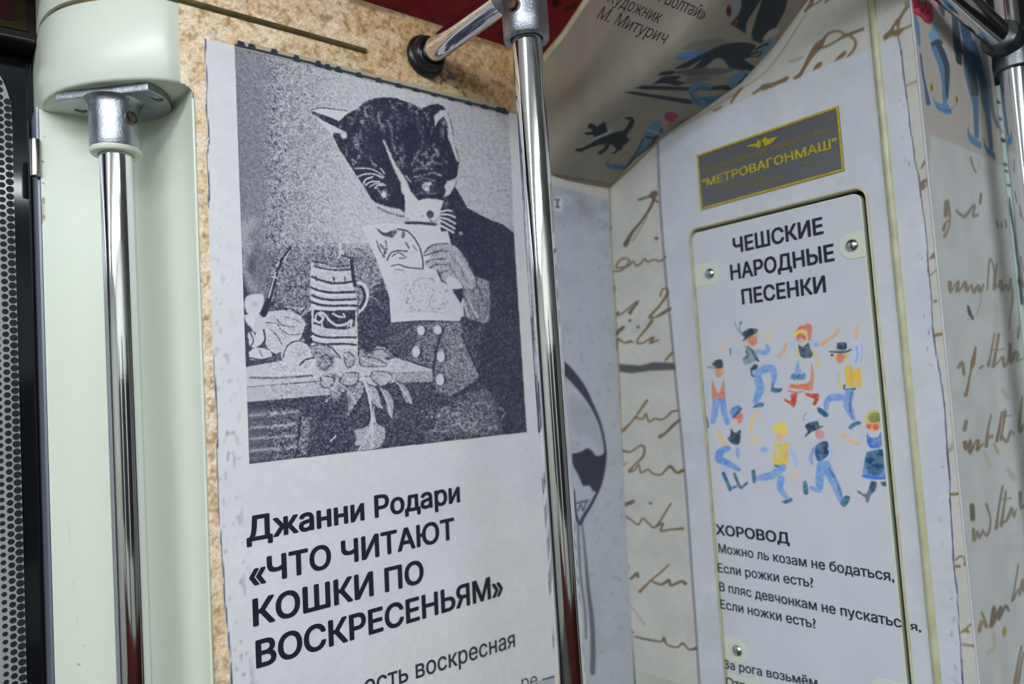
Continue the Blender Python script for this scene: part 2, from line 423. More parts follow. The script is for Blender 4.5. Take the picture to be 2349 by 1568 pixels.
sh = [('blob', TF([(335, 45), (410, 30), (400, 0), (390, -40), (520, -40), (470, 10), (540, 60), (450, 78), (340, 68)]), (34, 16, 22), 2, 1),
      ('line', (TF([(520, 65), (620, 75), (740, 80)]), 3.5), (40, 16, 22), 2, .9),
      ('blob', TF([(530, 130), (590, 90), (690, 85), (610, 130), (630, 170), (590, 185)]), (38, 16, 22), 3, .9),
      ('line', (TA([(1480, 118), (1600, 108), (1700, 92)]), 3), (70, 18, 26), 4, .6),
      ('line', (TA([(1830, 160), (1900, 158), (1960, 152)]), 2.5), (60, 16, 24), 3, .6),
      ('line', (TA([(1930, 205), (1950, 195), (1985, 212)]), 4), (40, 20, 28), 3, .8),
      ('line', (TA([(1020, 2), (1300, 60), (1500, 112), (1780, 190), (2050, 290)]), 2.5), (60, 20, 24), 3, .7)]
val = raster(px, val, sh)
redm = paint_mat('red_print', 0.5, 0.3)
struct(grid_mesh('ceiling_cove', P, lin(np.clip(val, 0, 255))*0.60, redm))
# plain cove further along the carriage
bm = bm_new(); vs = []
for x in (-3.2, 0.19): vs.append([bm.verts.new((x, y, z)) for y, z in zip(cove_y, cove_z)])
for i in range(len(cove_y)-1): bm.faces.new((vs[0][i], vs[1][i], vs[1][i+1], vs[0][i+1]))
struct(obj('ceiling_cove_rear', bm_me(bm), ceil_m))

#==================================================================== SOFFIT OVER THE END NICHE
zu_y = np.array([0.765, 0.7416, 0.69, 0.64, 0.57, 0.50, 0.45, 0.40, 0.36, 0.32, 0.28, 0.22])
zu_z = np.array([1.890, 1.8955, 1.922, 1.940, 1.9545, 1.9715, 2.000, 2.038, 2.078, 2.125, 2.18, 2.27])
def zu(y): return np.interp(-np.asarray(y), -zu_y, zu_z)
NS, NT = 260, 420
ys = np.linspace(0.762, 0.24, NT)[None, :]; tt = np.linspace(0, 1, NS)[:, None]
top_z = np.maximum(zc(np.minimum(ys, .7417)), zu(ys)+0.03)
kx = np.array([0, .06, .14, .24, .34, .42, .50, .58, .68, .84, 1.0])
kX = np.array([.698, .694, .689, .684, .680, .679, .681, .690, .715, .765, .826])
kh = np.array([1.0, .90, .74, .55, .37, .24, .14, .06, .015, .0, .0])
kk_ = smooth_path(np.stack([kx, kX, kh], -1), 8); kx, kX, kh = kk_[:, 0], kk_[:, 1], np.clip(kk_[:, 2], 0, 1)
Xs = np.interp(tt, kx, kX); Hs = np.interp(tt, kx, kh)
Z = zu(ys)+(top_z-zu(ys))*Hs
P = np.stack(np.broadcast_arrays(Xs, ys, Z), -1)
Pf = P.reshape(-1, 3); px = proj(Pf)
val = np.tile(np.array([150, 143, 130.]), (NS*NT, 1))
nn = vnoise(Pf[:, 0]*2, Pf[:, 1], 60, 31); val *= (0.97+0.06*nn)[:, None]
Z2 = tf(1150, 0, 3.356); Z3 = tf(1750, 0, 3.484)
DK = (50, 57, 64); BL = (96, 136, 168)
sh = [('blob', Z2([(1780, -40), (1850, -40), (1845, 60), (1830, 110), (1780, 155), (1725, 135), (1730, 70)]), (150, 146, 144), 4, 1),
      ('ell', (Z2([(1752, 84)])[0][0], Z2([(1752, 84)])[0][1], 6, 13, 0), (88, 34, 42), 3, 1),
      ('poly', Z2([(1840, -30), (2210, -30), (2185, 80), (2110, 220), (2000, 335), (1935, 310), (1925, 250), (2000, 20), (1975, 40), (1890, 170), (1880, 260), (1800, 210), (1765, 185), (1820, 120), (1850, 50)]), DK, 3, 1),
      ('poly', Z2([(1995, 5), (2020, -20), (1925, 150), (1905, 145)]), (150, 143, 132), 3, 1),
      ('line', (Z2([(1800, 195), (1812, 160)]), 6), (150, 70, 60), 3, 1),
      ('poly', Z2([(1330, 460), (1385, 400), (1590, 378), (1640, 395), (1530, 450), (1400, 462)]), (90, 130, 175), 3, 1),
      ('poly', Z2([(1385, 385), (1450, 320), (1700, 290), (1760, 330), (1600, 385)]), (122, 118, 112), 6, .8),
      ('blob', Z2([(1325, 530), (1400, 490), (1560, 410), (1700, 345), (1850, 325), (1960, 350), (1900, 430), (1875, 460), (1950, 515), (1900, 548), (1760, 522), (1710, 460), (1650, 450), (1560, 520), (1480, 530), (1540, 460), (1430, 520)]), DK, 3, 1),
      ('poly', Z2([(1575, 520), (1620, 480), (1690, 455), (1730, 490), (1750, 520), (1660, 535)]), (150, 143, 132), 3, 1),
      ('line', (Z2([(1880, 440), (1940, 410), (2010, 390)]), 5), DK, 3, 1),
      ('poly', Z2([(1290, 555), (1500, 522), (1830, 530), (1700, 572), (1450, 585)]), (96, 98, 98), 4, 1),
      ('blob', Z2([(1200, 578), (1240, 552), (1330, 545), (1320, 570), (1250, 580)]), DK, 3, 1),
      ('poly', Z2([(1400, 640), (1430, 595), (1560, 575), (1640, 560), (1600, 620), (1480, 655)]), (118, 116, 112), 6, 1),
      ('blob', Z2([(1165, 652), (1230, 600), (1300, 583), (1385, 588), (1350, 615), (1415, 640), (1350, 658), (1250, 640)]), DK, 3, 1),
      ('poly', Z2([(1030, 676), (1095, 658), (1450, 670), (1760, 655), (1760, 690), (1450, 698), (1100, 688)]), DK, 3, 1),
      ('poly', Z2([(940, 712), (1000, 703), (1250, 738), (1450, 765), (1490, 790), (1450, 803), (1200, 758)]), DK, 3, 1),
      ('blob', Z2([(1440, 690), (1470, 655), (1560, 638), (1625, 655), (1600, 685), (1530, 690), (1500, 725), (1560, 745), (1640, 735), (1690, 740), (1610, 800), (1550, 818), (1500, 810), (1465, 760)]), (88, 128, 160), 3, 1),
      ('line', (Z2([(1480, 700), (1540, 670), (1590, 680)]), 3), DK, 2, .8), ('line', (Z2([(1500, 770), (1560, 760), (1600, 780)]), 3), DK, 2, .7),
      ('line', (Z2([(1450, 700), (1480, 760), (1520, 800)]), 3), DK, 2, .8),
      ('blob', Z2([(1735, 650), (1760, 595), (1830, 555), (1900, 538), (1890, 590), (1830, 640), (1780, 670)]), BL, 3, 1),
      ('line', (Z2([(1720, 690), (1790, 680), (1850, 620), (1890, 570)]), 4), DK, 3, .8),
      ('blob', Z2([(2010, 300), (2050, 245), (2110, 215), (2140, 240), (2080, 300), (2040, 320)]), (178, 168, 164), 3, 1),
      ('blob', Z2([(1990, 350), (2080, 290), (2080, 340), (2010, 420), (1975, 440)]), BL, 3, 1),
      ('line', (Z2([(1960, 380), (2010, 350), (2050, 340)]), 4), DK, 2, 1), ('line', (Z2([(1890, 440), (1980, 430), (2000, 400)]), 3), DK, 2, 1),
      # running dog
      ('poly', Z2([(668, 960), (690, 945), (722, 962), (770, 955), (775, 938), (788, 948), (802, 935), (808, 975), (820, 1012), (800, 1032), (745, 1060), (715, 1058), (706, 1036), (655, 1038), (633, 1026), (650, 1019), (702, 1014), (692, 992), (668, 988)]), (42, 48, 52), 2, 1),
      ('poly', Z2([(742, 1068), (830, 1032), (900, 1012), (940, 1005), (972, 965), (990, 925), (950, 912), (955, 900), (1012, 900), (1028, 935), (1010, 975), (978, 1020), (962, 1050), (988, 1072), (960, 1108), (932, 1122), (935, 1148), (902, 1160), (872, 1186), (848, 1180), (880, 1158), (882, 1140), (838, 1108), (822, 1148), (792, 1172), (772, 1192), (733, 1186), (745, 1170), (788, 1140), (798, 1112), (762, 1112), (700, 1132), (640, 1155), (615, 1172), (568, 1160), (575, 1144), (615, 1140), (700, 1098), (722, 1075)]), (42, 48, 52), 2, 1),
      ('line', (Z2([(712, 1072), (760, 1050), (810, 1030), (850, 1000)]), 6), (150, 172, 200), 2, 1),
      ('ell', (Z2([(738, 966)])[0][0], Z2([(738, 966)])[0][1], 3, 2, 0), (140, 160, 180), 1, 1),
      # skating girl
      ('blob', Z2([(1100, 1020), (1140, 965), (1210, 925), (1250, 940), (1262, 990), (1210, 1050), (1165, 1095), (1105, 1150), (1045, 1220), (985, 1285), (962, 1272), (1020, 1200), (1060, 1130), (1088, 1060)]), (104, 140, 165), 2, 1),
      ('line', (Z2([(1110, 1050), (1180, 1060), (1230, 1010), (1240, 950)]), 5), DK, 2, .9), ('line', (Z2([(1130, 1000), (1190, 1020), (1235, 1040)]), 4), (180, 180, 180), 2, .8),
      ('line', (Z2([(1090, 1070), (1060, 1140), (1010, 1220), (965, 1285)]), 4), DK, 2, .8), ('line', (Z2([(1190, 1060), (1140, 1130), (1070, 1190), (975, 1290)]), 5), DK, 2, .8),
      ('blob', Z2([(1225, 925), (1260, 920), (1290, 950), (1270, 985), (1230, 980)]), (172, 142, 128), 2, 1),
      ('blob', Z2([(1250, 890), (1275, 868), (1320, 862), (1365, 888), (1350, 912), (1325, 945), (1275, 930)]), (160, 62, 80), 2, 1),
      ('line', (Z2([(1290, 960), (1330, 970), (1380, 940), (1450, 905)]), 4), (112, 84, 66), 3, .8),
      ('poly', Z2([(800, 1240), (825, 1240), (835, 1262), (880, 1260), (968, 1278), (965, 1300), (930, 1312), (870, 1306), (812, 1292)]), (84, 116, 148), 2, 1),
      ('line', (Z2([(860, 1268), (880, 1300), (910, 1270)]), 2), DK, 2, .5),
      ('line', (Z2([(400, 1345), (600, 1375), (830, 1418)]), 3), (110, 84, 62), 3, .7)]
val = raster(px, val, sh)
soff = struct(grid_mesh('ceiling_soffit', P, lin(np.clip(val, 0, 255))*G_S, vinyl_m))
bv = BVHTree.FromPolygons([tuple(p) for p in Pf[:].reshape(NS, NT, 3)[::4, ::4].reshape(-1, 3)],
     [(a*105+b, (a+1)*105+b, (a+1)*105+b+1, a*105+b+1) for a in range(64) for b in range(104)])
def onS(x, y):
    d = Vector(ray(x, y)).normalized(); h = bv.ray_cast(Vector(CAM), d)
    return np.array(h[0]) if h[0] is not None else None
def soffit_text(s, a, b, up, bold=0.0):
    me, co = text_verts(s, bold)
    x0, x1 = co[:, 0].min(), co[:, 0].max(); y0, y1 = caph(bold); a = np.array(a, float); b = np.array(b, float); up = np.array(up, float)
    out = []; okv = []
    for c in co:
        p = a+(b-a)*(c[0]-x0)/(x1-x0)+up*(c[1]-y0)/(y1-y0); h = onS(*p)
        okv.append(h is not None); h = h if h is not None else CAM
        dd = CAM-h; n = np.linalg.norm(dd); out.append(h+(dd/n*0.0008 if n > 0 else 0))
    me.vertices.foreach_set('co', np.array(out).reshape(-1).astype(np.float32)); me.update()
    if not all(okv):
        bm = bmesh.new(); bm.from_mesh(me); bm.verts.ensure_lookup_table()
        bmesh.ops.delete(bm, geom=[v for v, k in zip(bm.verts[:], okv) if not k], context='VERTS'); bm.to_mesh(me); bm.free()
    me.materials.clear(); me.materials.append(ink3)
    o = bpy.data.objects.new('lettering', me); COL.objects.link(o); relparent(o, soff); return o
soffit_text('М. Митурич', (1368, 41), (1522, 100), (17, -27))
soffit_text('Художник', (1391, 3), (1509, 54), (17, -27))
soffit_text('«Шалтай-Болтай»', (1415, -36), (1612, 46), (15, -28))
# cream rounded rim along the front edge of the soffit
bm = bm_new(); path = []
for y in np.linspace(0.7417, 0.12, 50): path.append((0.700, float(y), float(zc(y))-0.0050))
tube(bm, path, 0.0070, 20); struct(obj('trim_1', bm_me(bm), creamdark))

#==================================================================== END WALL
HY0, HY1, HZ0, HZ1, HR = 0.3560, 0.5990, 1.130, 1.7955, 0.013      # hatch opening
def in_rr(y, z, m=0.0, r=HR):
    cy = np.clip(y, HY0-m+r, HY1+m-r); cz = np.clip(z, HZ0-m+r, HZ1+m-r)
    return np.hypot(y-cy, z-cz) < r
nY, nZ = 470, 700
ysl = np.linspace(0.765, YR, nY)[:, None]; tz = np.linspace(0, 1, nZ)[None, :]
zt = np.minimum(zu(ysl)+0.004, 2.26); zz2 = 1.15+(zt-1.15)*tz
P = np.stack(np.broadcast_arrays(np.full((1, 1), XE), ysl, zz2), -1); Pf = P.reshape(-1, 3); px = proj(Pf)
WH = np.array([205, 208, 215.]); AG = np.array([200, 199, 190.])
val = np.tile(WH, (len(Pf), 1)); u, v = Pf[:, 1], Pf[:, 2]
BR = (116, 94, 62); BR2 = (130, 106, 64); GB = (104, 90, 76)
D1 = tf(1200, 380, 3.016); E1 = tf(1200, 850, 2.184); K1 = tf(1950, 300, 2.6135); K2 = tf(1950, 900, 2.348)
cr_l = [(1508, 305), (1512, 420), (1518, 520), (1528, 640), (1540, 760), (1548, 850), (1556, 930), (1566, 1030), (1577, 1160), (1587, 1310), (1597, 1450), (1606, 1600)]
cr_r = [(2056, 75)]+Z3([(1080, 280), (1108, 430), (1125, 600), (1150, 780), (1165, 900), (1175, 1010), (1205, 1180), (1215, 1290), (1245, 1400), (1262, 1560)])+K1([(425, 400), (450, 560), (462, 700), (470, 840), (485, 950), (495, 1180), (515, 1330), (538, 1450), (555, 1560)])+K2([(508, 70), (525, 330), (537, 470), (538, 580), (550, 760), (560, 950), (578, 1080), (588, 1280), (600, 1440), (608, 1590)])
sh = [('poly', [(1360, 380), (1500, 310)]+cr_l+[(1400, 1650)], AG, 2, 1),
      ('poly', [(1380, 470), (1508, 312), (1597, 275), (1750, 211), (1850, 168), (1980, 118), (2058, 84), (2075, -60), (2075, -300), (1500, -300), (1300, 300)], AG, 4, 1),
      ('poly', cr_r+[(2300, 1620), (2300, -300), (2040, -300)], AG, 1.5, 1)]
val = raster(px, val, sh)
mott = (vnoise(u, v, 30, 41)-.5)*10+(vnoise(u, v, 120, 42)-.5)*6; val = val+mott[:, None]
fleck = np.clip((vnoise(u, v, 260, 43)-0.83)*6, 0, 1)*np.clip(1-np.abs(px[:, 0]-np.interp(px[:, 1], [p[1] for p in cr_r], [p[0] for p in cr_r])+14)/22, 0, 1)*.6
val = val*(1-fleck[:, None])+np.array([110, 112, 140.])*fleck[:, None]
def ln(T, pts, w, c=BR, s=3, a=.92): return ('line', (T(pts), np.asarray(w)*1.3 if hasattr(w, '__len__') else w*1.3), c, s, a)
I = tf(0, 0, 1.0)
wl = np.random.RandomState(5)
sh = [('line', (cr_l, 5), (128, 124, 138), 4, .9),
      ('poly', [(1418, 834), (1470, 838), (1500, 830), (1548, 832), (1550, 848), (1490, 850), (1450, 856), (1420, 852)], (96, 92, 94), 4, 1),
      ln(I, [(1399, 430), (1402, 560), (1410, 680), (1418, 820), (1425, 1000), (1434, 1250), (1447, 1500), (1452, 1600)], 3, (150, 140, 100), 3, .8),
      ln(I, [(1399, 428), (1450, 382), (1510, 322)], 5, (130, 110, 70), 4, .8), ln(I, [(1510, 322), (1600, 268), (1700, 205), (1770, 150), (1850, 30)], 4, (168, 158, 120), 4, .7)]
# crack line, dark blue, broken
for i in range(len(cr_r)-1):
    sh.append(('line', ([cr_r[i], cr_r[i+1]], [1.5+2*wl.rand(), 1.5+2.5*wl.rand()]), (62, 60, 122) if i > 14 else (84, 74, 106), 1.5, .95))
# hand writing on the strip by the corner
sh += [ln(D1, [(800, 235), (880, 215), (930, 250)], 4, GB), ('blob', D1([(870, 200), (900, 172), (932, 180), (925, 215), (890, 225)]), (112, 98, 90), 3, 1),
       ln(D1, [(905, 230), (880, 290), (820, 380), (755, 460), (708, 545)], [6, 5, 4, 6, 9], GB), ln(D1, [(860, 350), (790, 470), (760, 520)], 3, BR2, 3, .5),
       ('ell', (*D1([(922, 502)])[0], 5, 4, 0), GB, 3, 1),
       ln(D1, [(630, 730), (680, 725), (715, 690), (735, 655), (700, 640), (660, 665), (645, 705), (700, 700), (735, 690), (760, 660), (780, 690), (810, 680), (840, 645), (860, 665), (905, 650), (950, 660), (985, 628)], 3.2),
       ln(D1, [(640, 1030), (660, 1010), (655, 1035), (700, 1010), (770, 950), (800, 935)], 3), ln(D1, [(790, 950), (760, 985), (740, 1015)], [4, 5, 7], GB), ('ell', (*D1([(738, 1070)])[0], 4, 3, 0), GB, 3, 1),
       ln(D1, [(950, 900), (960, 860), (985, 850), (1000, 880), (950, 960), (905, 1010), (875, 1050), (920, 1045), (965, 1020), (1015, 990)], [3, 3, 3, 5, 4, 4, 5, 3, 6, 6]),
       ln(D1, [(650, 1160), (665, 1140), (690, 1120)], 7, GB), ln(D1, [(890, 1075), (850, 1130), (800, 1190), (790, 1225), (830, 1225), (870, 1200), (900, 1190), (880, 1225), (935, 1205)], [6, 4, 3, 4, 3, 3, 5, 4, 3]), ('ell', (*D1([(795, 1115)])[0], 4, 3, 0), GB, 3, 1),
       ln(D1, [(640, 1270), (655, 1200), (700, 1225), (740, 1215), (760, 1220)], [7, 5, 3, 5, 3]), ln(D1, [(985, 1345), (1015, 1310), (1035, 1290)], 4, BR2),
       ('ell', (*D1([(622, 850)])[0], 6, 9, 0), (120, 104, 60), 4, .9), ('ell', (*D1([(603, 430)])[0], 4, 6, 0), (120, 104, 60), 4, .8),
       ln(E1, [(500, 300), (530, 270), (560, 235), (620, 150)], [6, 4, 3, 5], BR2), ln(E1, [(560, 235), (600, 240), (615, 215), (630, 255), (660, 240), (690, 245), (720, 230), (745, 205), (775, 200)], 3.2),
       ln(E1, [(785, 245), (750, 275), (715, 310), (685, 330)], [4, 6, 4, 6], GB),
       ln(E1, [(495, 400), (540, 405), (585, 375), (608, 385), (600, 430), (560, 470), (530, 505), (560, 495), (580, 470), (590, 510), (625, 495), (650, 515), (690, 520), (720, 490), (740, 480), (770, 510), (800, 500)], [5, 3, 3, 4, 4, 3, 4, 3, 3, 3, 3, 3, 3, 4, 6, 4, 7]),
       ln(E1, [(495, 430), (500, 470), (520, 460)], 3, BR2, 3, .6), ln(E1, [(500, 730), (500, 680), (550, 655)], 7, GB), ('ell', (*E1([(638, 663)])[0], 4, 3, 0), GB, 3, 1),
       ln(E1, [(500, 720), (540, 745), (575, 770), (600, 740), (630, 765), (665, 780), (740, 665)], 3.2), ln(E1, [(665, 780), (700, 765), (690, 800), (740, 795), (800, 790)], [3, 4, 4, 3, 5]),
       ln(E1, [(515, 1010), (520, 980)], 8, BR2), ln(E1, [(540, 1040), (570, 1015), (575, 1030)], 5, GB), ln(E1, [(585, 1105), (640, 1050), (700, 1000), (730, 970)], [6, 3, 4, 3], BR2),
       ln(E1, [(640, 1050), (690, 1070), (730, 1050), (740, 1075), (790, 1055), (812, 1065)], [3, 4, 6, 4, 5, 7], GB), ('ell', (*E1([(518, 1162)])[0], 6, 8, 0), (70, 62, 58), 4, 1),
       ln(E1, [(540, 1180), (580, 1230), (610, 1270)], 3, BR2, 4, .35), ln(E1, [(515, 1280), (545, 1310)], 6, BR2), ln(E1, [(560, 1330), (620, 1345), (690, 1355), (705, 1340), (720, 1370), (770, 1385), (800, 1365), (830, 1395), (865, 1390)], [3, 4, 3, 6, 3, 3, 4, 3, 6], GB),
       ln(E1, [(515, 1360), (515, 1385)], 6, BR2), ln(E1, [(545, 1400), (550, 1568)], 2, BR2, 3, .5),
       ('ell', (*E1([(478, 130)])[0], 4, 7, 0), BR2, 3, .9),
       # writing above the plate
       ln(Z3, [(245, 625), (290, 605), (330, 540), (380, 450), (440, 370), (480, 325)], [3, 7, 6, 9, 14, 8], (128, 106, 84)), ln(Z3, [(440, 385), (520, 365), (590, 325), (660, 285), (800, 232)], [5, 4, 3, 6, 5]),
       ln(Z3, [(490, 305), (530, 265), (600, 248), (650, 270), (700, 290), (740, 330), (730, 390), (680, 450)], [5, 4, 4, 5, 6, 5, 5, 4], (130, 108, 80)),
       ('blob', Z3([(565, 492), (610, 440), (655, 405), (665, 430), (620, 470)]), (128, 104, 84), 3, 1), ('blob', Z3([(395, 565), (430, 510), (470, 495), (465, 530), (420, 555)]), (128, 104, 84), 3, 1),
       ln(Z3, [(205, 490), (260, 480), (320, 455)], 2.5, BR2, 3, .6), ln(Z3, [(60, 695), (120, 665), (170, 640), (195, 625)], [4, 5, 8, 5], (128, 104, 80)), ('blob', Z3([(-10, 725), (-20, 690), (20, 670), (60, 690), (30, 715)]), (112, 98, 92), 4, .9),
       ln(Z3, [(335, 90), (380, 40), (400, -30)], [4, 8, 8], (128, 106, 78)), ln(Z3, [(380, 50), (440, 20), (500, -30)], 3), ln(Z3, [(195, 40), (230, 10), (260, -30)], 3, BR2, 3, .6), ln(Z3, [(500, 15), (550, -20)], 4),
       ln(Z2, [(1540, 800), (1640, 850), (1690, 820)], 3, BR2, 3, .4), ln(Z2, [(1770, 790), (1800, 740), (1850, 680)], [4, 5, 4], (128, 106, 78)), ln(Z2, [(1640, 850), (1690, 825)], 4, BR2, 3, .7), ln(Z2, [(1940, 720), (2030, 660), (2100, 640), (2200, 600)], [4, 6, 4, 6], (128, 106, 78)), ln(Z2, [(2260, 600), (2310, 560), (2349, 480)], [6, 4, 4], (128, 106, 78)),
       ('blob', Z3([(975, 325), (960, 290), (1020, 230), (1070, 150), (1100, 170), (1090, 220), (1130, 230), (1080, 290), (1030, 290)]), (128, 106, 80), 3, 1), ln(Z3, [(1080, 170), (1110, 120), (1150, 60), (1190, 20)], 6, (128, 108, 82)), ln(Z3, [(1100, 240), (1150, 220), (1205, 190)], 4, (128, 108, 70)),
       ('ell', (*Z3([(1060, 225)])[0], 4, 5, 0), (196, 192, 182), 2, .9),
       ln(Z3, [(1150, 30), (1190, 0)], 10, (140, 132, 124), 4, .8), ln(Z3, [(1145, 685), (1190, 665), (1250, 640)], 4, BR2, 3, .6),
       ln(K1, [(428, 222), (450, 185), (485, 150)], [3, 5, 3], BR2), ('blob', K1([(420, 350), (425, 300), (480, 280), (512, 300), (508, 325), (460, 330), (440, 355)]), (134, 116, 98), 3, 1), ('ell', (*K1([(455, 318)])[0], 4, 3, 0), (196, 192, 180), 2, .8),
       ('blob', K1([(470, 770), (500, 730), (548, 695), (562, 730), (560, 775), (520, 762)]), (132, 116, 98), 3, 1), ln(K1, [(478, 868), (510, 840), (535, 815)], 3, BR2, 3, .7), ('ell', (*K1([(512, 1020)])[0], 5, 3.5, 0), BR2, 3, .9),
       ln(K1, [(508, 1225), (560, 1215), (612, 1208)], [6, 5, 4], BR2), ln(K2, [(545, 110), (560, 80), (585, 60), (592, 105), (548, 108)], 4, BR), ln(K2, [(535, 310), (560, 290), (605, 265)], [7, 5, 3], (160, 146, 120), 3, .8), ln(K2, [(540, 285), (575, 255), (590, 240)], 3, BR2, 3, .4),
       ln(K2, [(542, 548), (580, 545), (630, 536)], [5, 5, 3], BR2), ln(K2, [(570, 900), (590, 882), (615, 888), (620, 915)], 4, (140, 122, 96)), ln(K2, [(565, 935), (590, 935)], 5, BR2), ln(K2, [(615, 925), (655, 930)], 4, BR2), ln(K2, [(600, 1290), (620, 1280), (640, 1290), (630, 1265), (680, 1230)], [4, 7, 4, 4, 4], (140, 122, 84)),
       ('poly', K2([(600, 1350), (660, 1355), (690, 1340), (692, 1390), (650, 1368), (600, 1362)]), (140, 128, 104), 3, .9),
       ]
val = raster(px, val, sh)
end = struct(grid_mesh('wall_end', P, lin(np.clip(val, 0, 255))*G_E, vinyl, keep=lambda c: ~in_rr(c[:, 1], c[:, 2], 0.0006)))
sbox('wall_end_lower', (XE, YR, 0.0), (XE+0.02, 0.765, 1.15), opp_m)
# bead strip
bm = bm_new(); yb = 0.3300
tube(bm, [(XE+0.001, yb, 1.1), (XE+0.001, yb, 1.6), (XE+0.001, yb, 2.16)], 0.0046, 20)
struct(obj('trim_2', bm_me(bm), creamdark))

#==================================================================== ACCESS HATCH
hatch = empty('access_hatch', (XE, 0.4775, 1.13), 'tall white access panel printed with dancing folk figures, let into the end wall', 'access panel')
def rr_path(y0, y1, z0, z1, r, n=8):
    out = []
    for cy, cz, a0 in ((y1-r, z1-r, 0), (y0+r, z1-r, 90), (y0+r, z0+r, 180), (y1-r, z0+r, 270)):
        for k in range(n+1):
            a = math.radians(a0+90*k/n); out.append((cy+r*math.cos(a), cz+r*math.sin(a)))
    return out
def prism_yz(bm, outline, xa, xb):
    va = [bm.verts.new((xa, y, z)) for y, z in outline]; vb = [bm.verts.new((xb, y, z)) for y, z in outline]; n = len(outline)
    bm.faces.new(va); bm.faces.new(vb[::-1])
    for i in range(n): bm.faces.new((va[i], va[(i+1) % n], vb[(i+1) % n], vb[i]))
# recess tray with rounded cream lip
bm = bm_new(); o1 = rr_path(HY0, HY1, HZ0, HZ1, HR)
pr = [(0.0024, -0.0000), (0.0018, -0.0016), (0.0004, -0.0020), (-0.0006, -0.0012), (-0.0010, 0.0010), (-0.0010, 0.0120)]
rings = []
for off, xx in pr:
    rings.append([bm.verts.new((XE+xx, y, z)) for y, z in rr_path(HY0-off, HY1+off, HZ0-off, HZ1+off, HR+off)])
for i in range(len(rings)-1):
    n = len(rings[i])
    for k_ in range(n): bm.faces.new((rings[i][k_], rings[i][(k_+1) % n], rings[i+1][(k_+1) % n], rings[i+1][k_]))
relparent(obj('frame', bm_me(bm), creamdark), hatch)['label'] = 'olive cream rounded lip round the panel'
bm = bm_new(); prism_yz(bm, rr_path(HY0-.001, HY1+.001, HZ0-.001, HZ1+.001, HR), XE+0.0115, XE+0.013)
relparent(obj('back_plate', bm_me(bm, smooth=False), blackm), hatch)
PY0, PY1, PZ0, PZ1 = HY0+0.0052, HY1-0.0024, HZ0+0.003, HZ1-0.0050
bm = bm_new(); prism_yz(bm, rr_path(PY0, PY1, PZ0, PZ1, 0.010), XE-0.0006, XE+0.0075)
plate = relparent(obj('panel', bm_me(bm, smooth=False), cream), hatch)
# printed face
VY0, VY1, VZ0, VZ1 = PY0+0.0022, PY1-0.0008, 1.19, PZ1-0.001
nY, nZ = 350, 860
P = plane_grid((XE-0.0009, VY1, VZ0), (XE-0.0009, VY0, VZ0), (XE-0.0009, VY1, VZ1), nY, nZ)
Pf = P.reshape(-1, 3); px = proj(Pf); u, v = Pf[:, 1], Pf[:, 2]
val = np.tile(WH, (len(Pf), 1))+((vnoise(u, v, 40, 51)-.5)*5)[:, None]
H = tf(1600, 700, 3.266)
skin = (238, 196, 168); sk2 = (228, 172, 130); blu = (112, 158, 226); blu2 = (66, 120, 214); nav = (38, 60, 82); tea = (36, 96, 124); yel = (240, 196, 66); hair = (246, 216, 96); ora = (226, 118, 74); red = (206, 68, 48); chk = (222, 96, 82); pal = (176, 200, 236)
def Lh(p, w, c, s=3, a=.95): return ('line', (H(p), w), c, s, a)
def Bh(p, c, s=3, a=.95): return ('blob', H(p), c, s, a)
def Eh(x, y, rx, ry, c, s=3, a=.95, an=0.0): return ('ell', (*H([(x, y)])[0], rx, ry, an), c, s, a)
